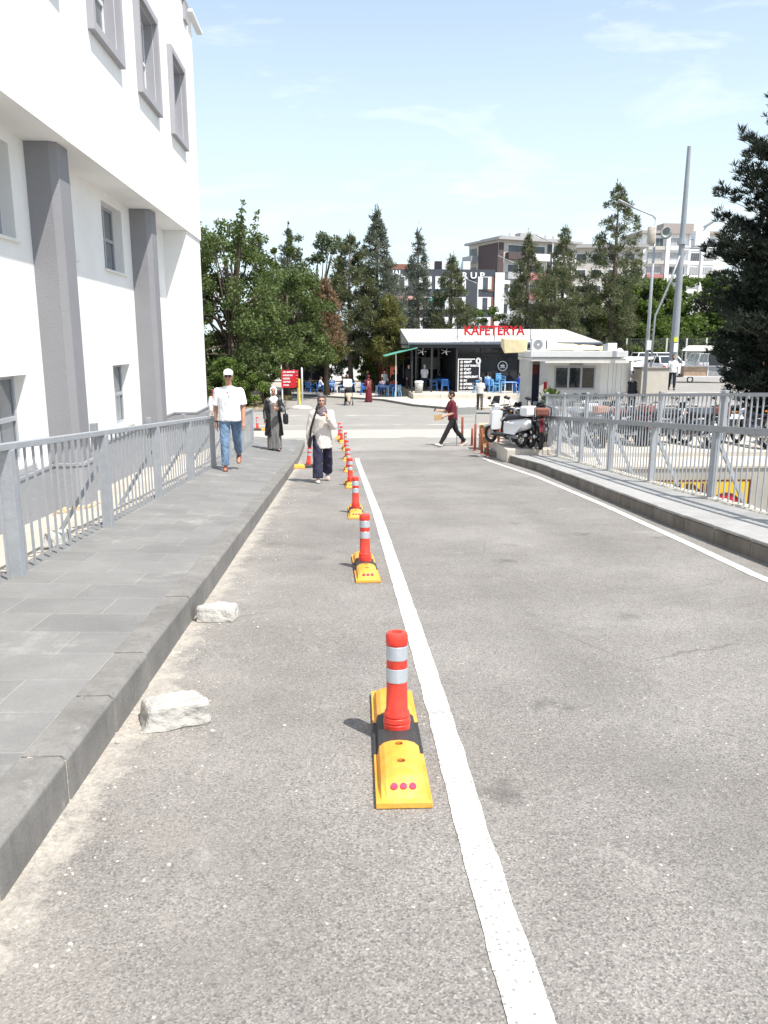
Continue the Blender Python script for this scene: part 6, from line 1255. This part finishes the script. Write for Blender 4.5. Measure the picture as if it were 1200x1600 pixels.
pompine((-6.2, 68, -2.4), 12.3, 4.2, 'pale narrow conifer tip behind the left broadleaf tree', PN2, 21, start=.15, taper=.75, n=149)
pompine((-3.9, 69, -2.4), 13.0, 5.2, 'grey-green conifer rising between the left broadleaf trees', PN2, 22, start=.15, taper=.75, n=175)
broadleaf((-1.5, 66, -2.4), 12.4, 6.2, 'pale grey-green broadleaf tree left of the tall pines', LP, 6, clumps=70, leaves=230, size=.13, bottom=.35)
pompine((-.85, 56.5, -2.3), 8.0, 4.2, 'brown dying conifer left of the tall pines', PBR, 23, start=.3, taper=.5, n=149)
pompine((1.1, 61.5, -2.3), 11.4, 7.6, 'first of the pair of big pines, left of the cafeteria roof', PN, 24, start=.24, taper=.55, n=237)
pompine((3.15, 62.5, -2.3), 13.4, 7.6, 'tallest pine of the middle group, with a bare pointed tip left of the cafeteria', PN2, 25, start=.22, taper=.75, n=237)
pompine((3.9, 60.0, -2.3), 7.0, 4.0, 'shorter yellowish pine at the left end of the cafeteria roof', PNY, 26, start=.30, taper=.4, n=144)
pompine((-.6, 57.0, -2.2), 5.6, 3.4, 'low yellowish-brown pine over the pushchair', PNY, 36, start=.40, taper=.35, n=128)
pompine((6.75, 67, -2.4), 12.6, 5.2, 'narrow dark pine standing in front of the dark grey building', PN2, 27, start=.1, taper=.75, n=149)
pompine((9.4, 66, -2.4), 10.6, 6.2, 'bushy pine in front of the dark building letters', PN, 28, start=.08, taper=.6, n=170)
broadleaf((13.4, 71, -2.4), 7.0, 5.6, 'low fresh green tree behind the red cafeteria sign', LG2, 7, clumps=60, leaves=260, size=.12, bottom=.1)
pompine((16.3, 69, -2.4), 12.7, 6.8, 'pine beside the street lamp, in front of the balconied block', PN, 29, start=.08, taper=.7, n=180)
pompine((18.0, 66, -2.0), 9.4, 7.4, 'broad olive pine right of the street lamp', PN, 30, start=.05, taper=.45, n=185)
pompine((20.5, 73, -2.0), 13.4, 8.4, 'pine left of the tallest right-hand pine', PN, 31, start=.06, taper=.65, n=206)
pompine((23.4, 67.8, -1.5), 15.6, 8.8, 'tallest ragged pine on the right, left of the loudspeaker lamp', PN, 32, start=.10, taper=.62, n=227)
broadleaf((20.6, 69.5, -1.5), 6.6, 4.4, 'dry yellowish shrub tree behind the booth', LP, 8, clumps=40, leaves=220, size=.11, bottom=.05)
for i, (x, y, h, w_, sd, m, lb) in enumerate([(25.6, 72, 7.2, 5.5, 9, LG2, 'fresh green bush directly behind the loudspeaker lamp'), (29.2, 73, 7.6, 6.0, 10, LG2, 'fresh green bush right of the tall thick pole'), (33.5, 74, 8.2, 6.4, 12, LG2, 'fresh green tree between the tall pole and the dark pine'),
        (27.5, 76, 8.6, 5.5, 13, LP, 'pale green tree under the white apartment block'), (37.5, 74, 8, 6.4, 14, LG, 'green tree behind the dark pine'), (42, 74, 8, 6.4, 15, LG, 'green tree at the far right behind the dark pine'), (-9.5, 50, 8, 6, 16, LG, 'green tree mostly hidden behind the white building'),
        (31.0, 70.6, 3.2, 5, 17, LG, 'clipped dark green hedge behind the kiosk cart'), (26.5, 70.2, 3.0, 5, 18, LG, 'clipped dark green hedge behind the mesh fence'), (36, 70.6, 3.2, 5, 19, LG, 'clipped dark green hedge at the right end of the mesh fence')]):
    broadleaf((x, y, g0(x, y)), h * (1.0 if h < 4 else 1.06), w_ * 1.3, lb, m, sd, clumps=90, leaves=300, size=.16, bottom=.03)
broadleaf((-5.6, 43.2, -1.92), 2.6, 3.2, 'dense dark shrub beside the man in the white cap', LG2, 40, clumps=40, leaves=300, size=.07, bottom=.05, name='shrub', cat='shrub')
broadleaf((-4.1, 44.6, -1.92), 3.0, 2.6, 'dense green shrub behind the woman in the white headscarf', LG, 41, clumps=36, leaves=300, size=.07, bottom=.05, name='shrub', cat='shrub')
broadleaf((-7.5, 42.2, -1.92), 2.0, 2.8, 'low shrub at the corner of the white building', LG, 42, clumps=30, leaves=300, size=.07, bottom=.05, name='shrub', cat='shrub')
broadleaf((2.0, 62.4, -2.3), 3.9, 2.8, 'light green bamboo-like bush between the pine trunks', LG2, 43, clumps=40, leaves=240, size=.08, bottom=.2, name='shrub', cat='shrub')
broadleaf((-.6, 62.9, -2.3), 4.2, 3.6, 'pale leafy bush above the cafe tables', LP, 44, clumps=40, leaves=240, size=.08, bottom=.35, name='shrub', cat='shrub')
broadleaf((5.3, 72, -2.4), 5.5, 5.0, 'dark bush closing the gap behind the cafeteria roof', LG, 45, clumps=50, leaves=240, size=.12, bottom=.05, name='shrub', cat='shrub')
# the big dark pine at the right edge
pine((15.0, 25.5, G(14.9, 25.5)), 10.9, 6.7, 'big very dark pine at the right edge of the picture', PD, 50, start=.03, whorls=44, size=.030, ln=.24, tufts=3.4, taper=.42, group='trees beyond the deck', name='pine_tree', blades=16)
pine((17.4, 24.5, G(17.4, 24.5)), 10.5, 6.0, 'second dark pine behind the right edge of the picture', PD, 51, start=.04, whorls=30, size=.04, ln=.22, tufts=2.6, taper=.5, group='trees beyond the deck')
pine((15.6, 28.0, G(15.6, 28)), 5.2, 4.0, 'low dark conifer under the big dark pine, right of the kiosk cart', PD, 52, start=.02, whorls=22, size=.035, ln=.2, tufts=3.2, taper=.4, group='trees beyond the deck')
# plant in the pot
rng = np.random.default_rng(60); v = rng.normal(size=(420, 3)) * [.5, .5, .6] + [0, 0, .8]; leafmesh('leaves', v / np.linalg.norm(v, axis=1, keepdims=True) * rng.uniform(.15, .62, (420, 1)) + [0, 0, .42], v, .07, LG2, pp, aspect=2.6)
# dry grass on the planting bed and weeds
n = 5200; px_ = np.stack([rng.uniform(-9, -2.9, n), rng.uniform(41.6, 52, n), np.full(n, -1.88)], 1); leafmesh('dry_grass', px_, rng.normal(size=(n, 3)) * [.6, .6, .3] + [0, 0, .8], .02, leafmat('dry_grass', (.16, .13, .05), (.34, .28, .13)), None, aspect=6)['kind'] = 'stuff'
# treeline far off
rng = np.random.default_rng(70); P_ = []; N_ = []
for k in range(260):
    x = rng.uniform(-70, 110); y = rng.uniform(92, 104) if not 5 < x < 30 else rng.uniform(80, 84); h = rng.uniform(2.0, 6.0) if not 5 < x < 30 else rng.uniform(1.5, 4.2); nn_ = 420; v = rng.normal(size=(nn_, 3)); v /= np.linalg.norm(v, axis=1, keepdims=True); P_.append(v * rng.uniform(.5, 1.05, (nn_, 1)) * [2.6, 2.6, h * .55] + [x, y, -2.4 + h * .5]); N_.append(v + rng.normal(size=(nn_, 3)))
leafmesh('distant_trees', np.concatenate(P_), np.concatenate(N_), .26, LG, None)['kind'] = 'stuff'
# leaf litter and small debris on the road
b = B(); rr = random.Random(77)
for k in range(230):
    x = rr.choice([rr.uniform(-.98, -.45), rr.uniform(-.95, 3.2), rr.uniform(-.98, -.7)]); y = rr.uniform(1.4, 14) ** 1; s_ = rr.uniform(.003, .009); b.ell((x, y, P(y) + s_ * .35), (s_, s_ * rr.uniform(.6, 1.2), s_ * .6), 5, 3)
tag(b.build('gravel', mat('loose_grit', (.50, .48, .44), .95, .3)), None, None, None, 'stuff')
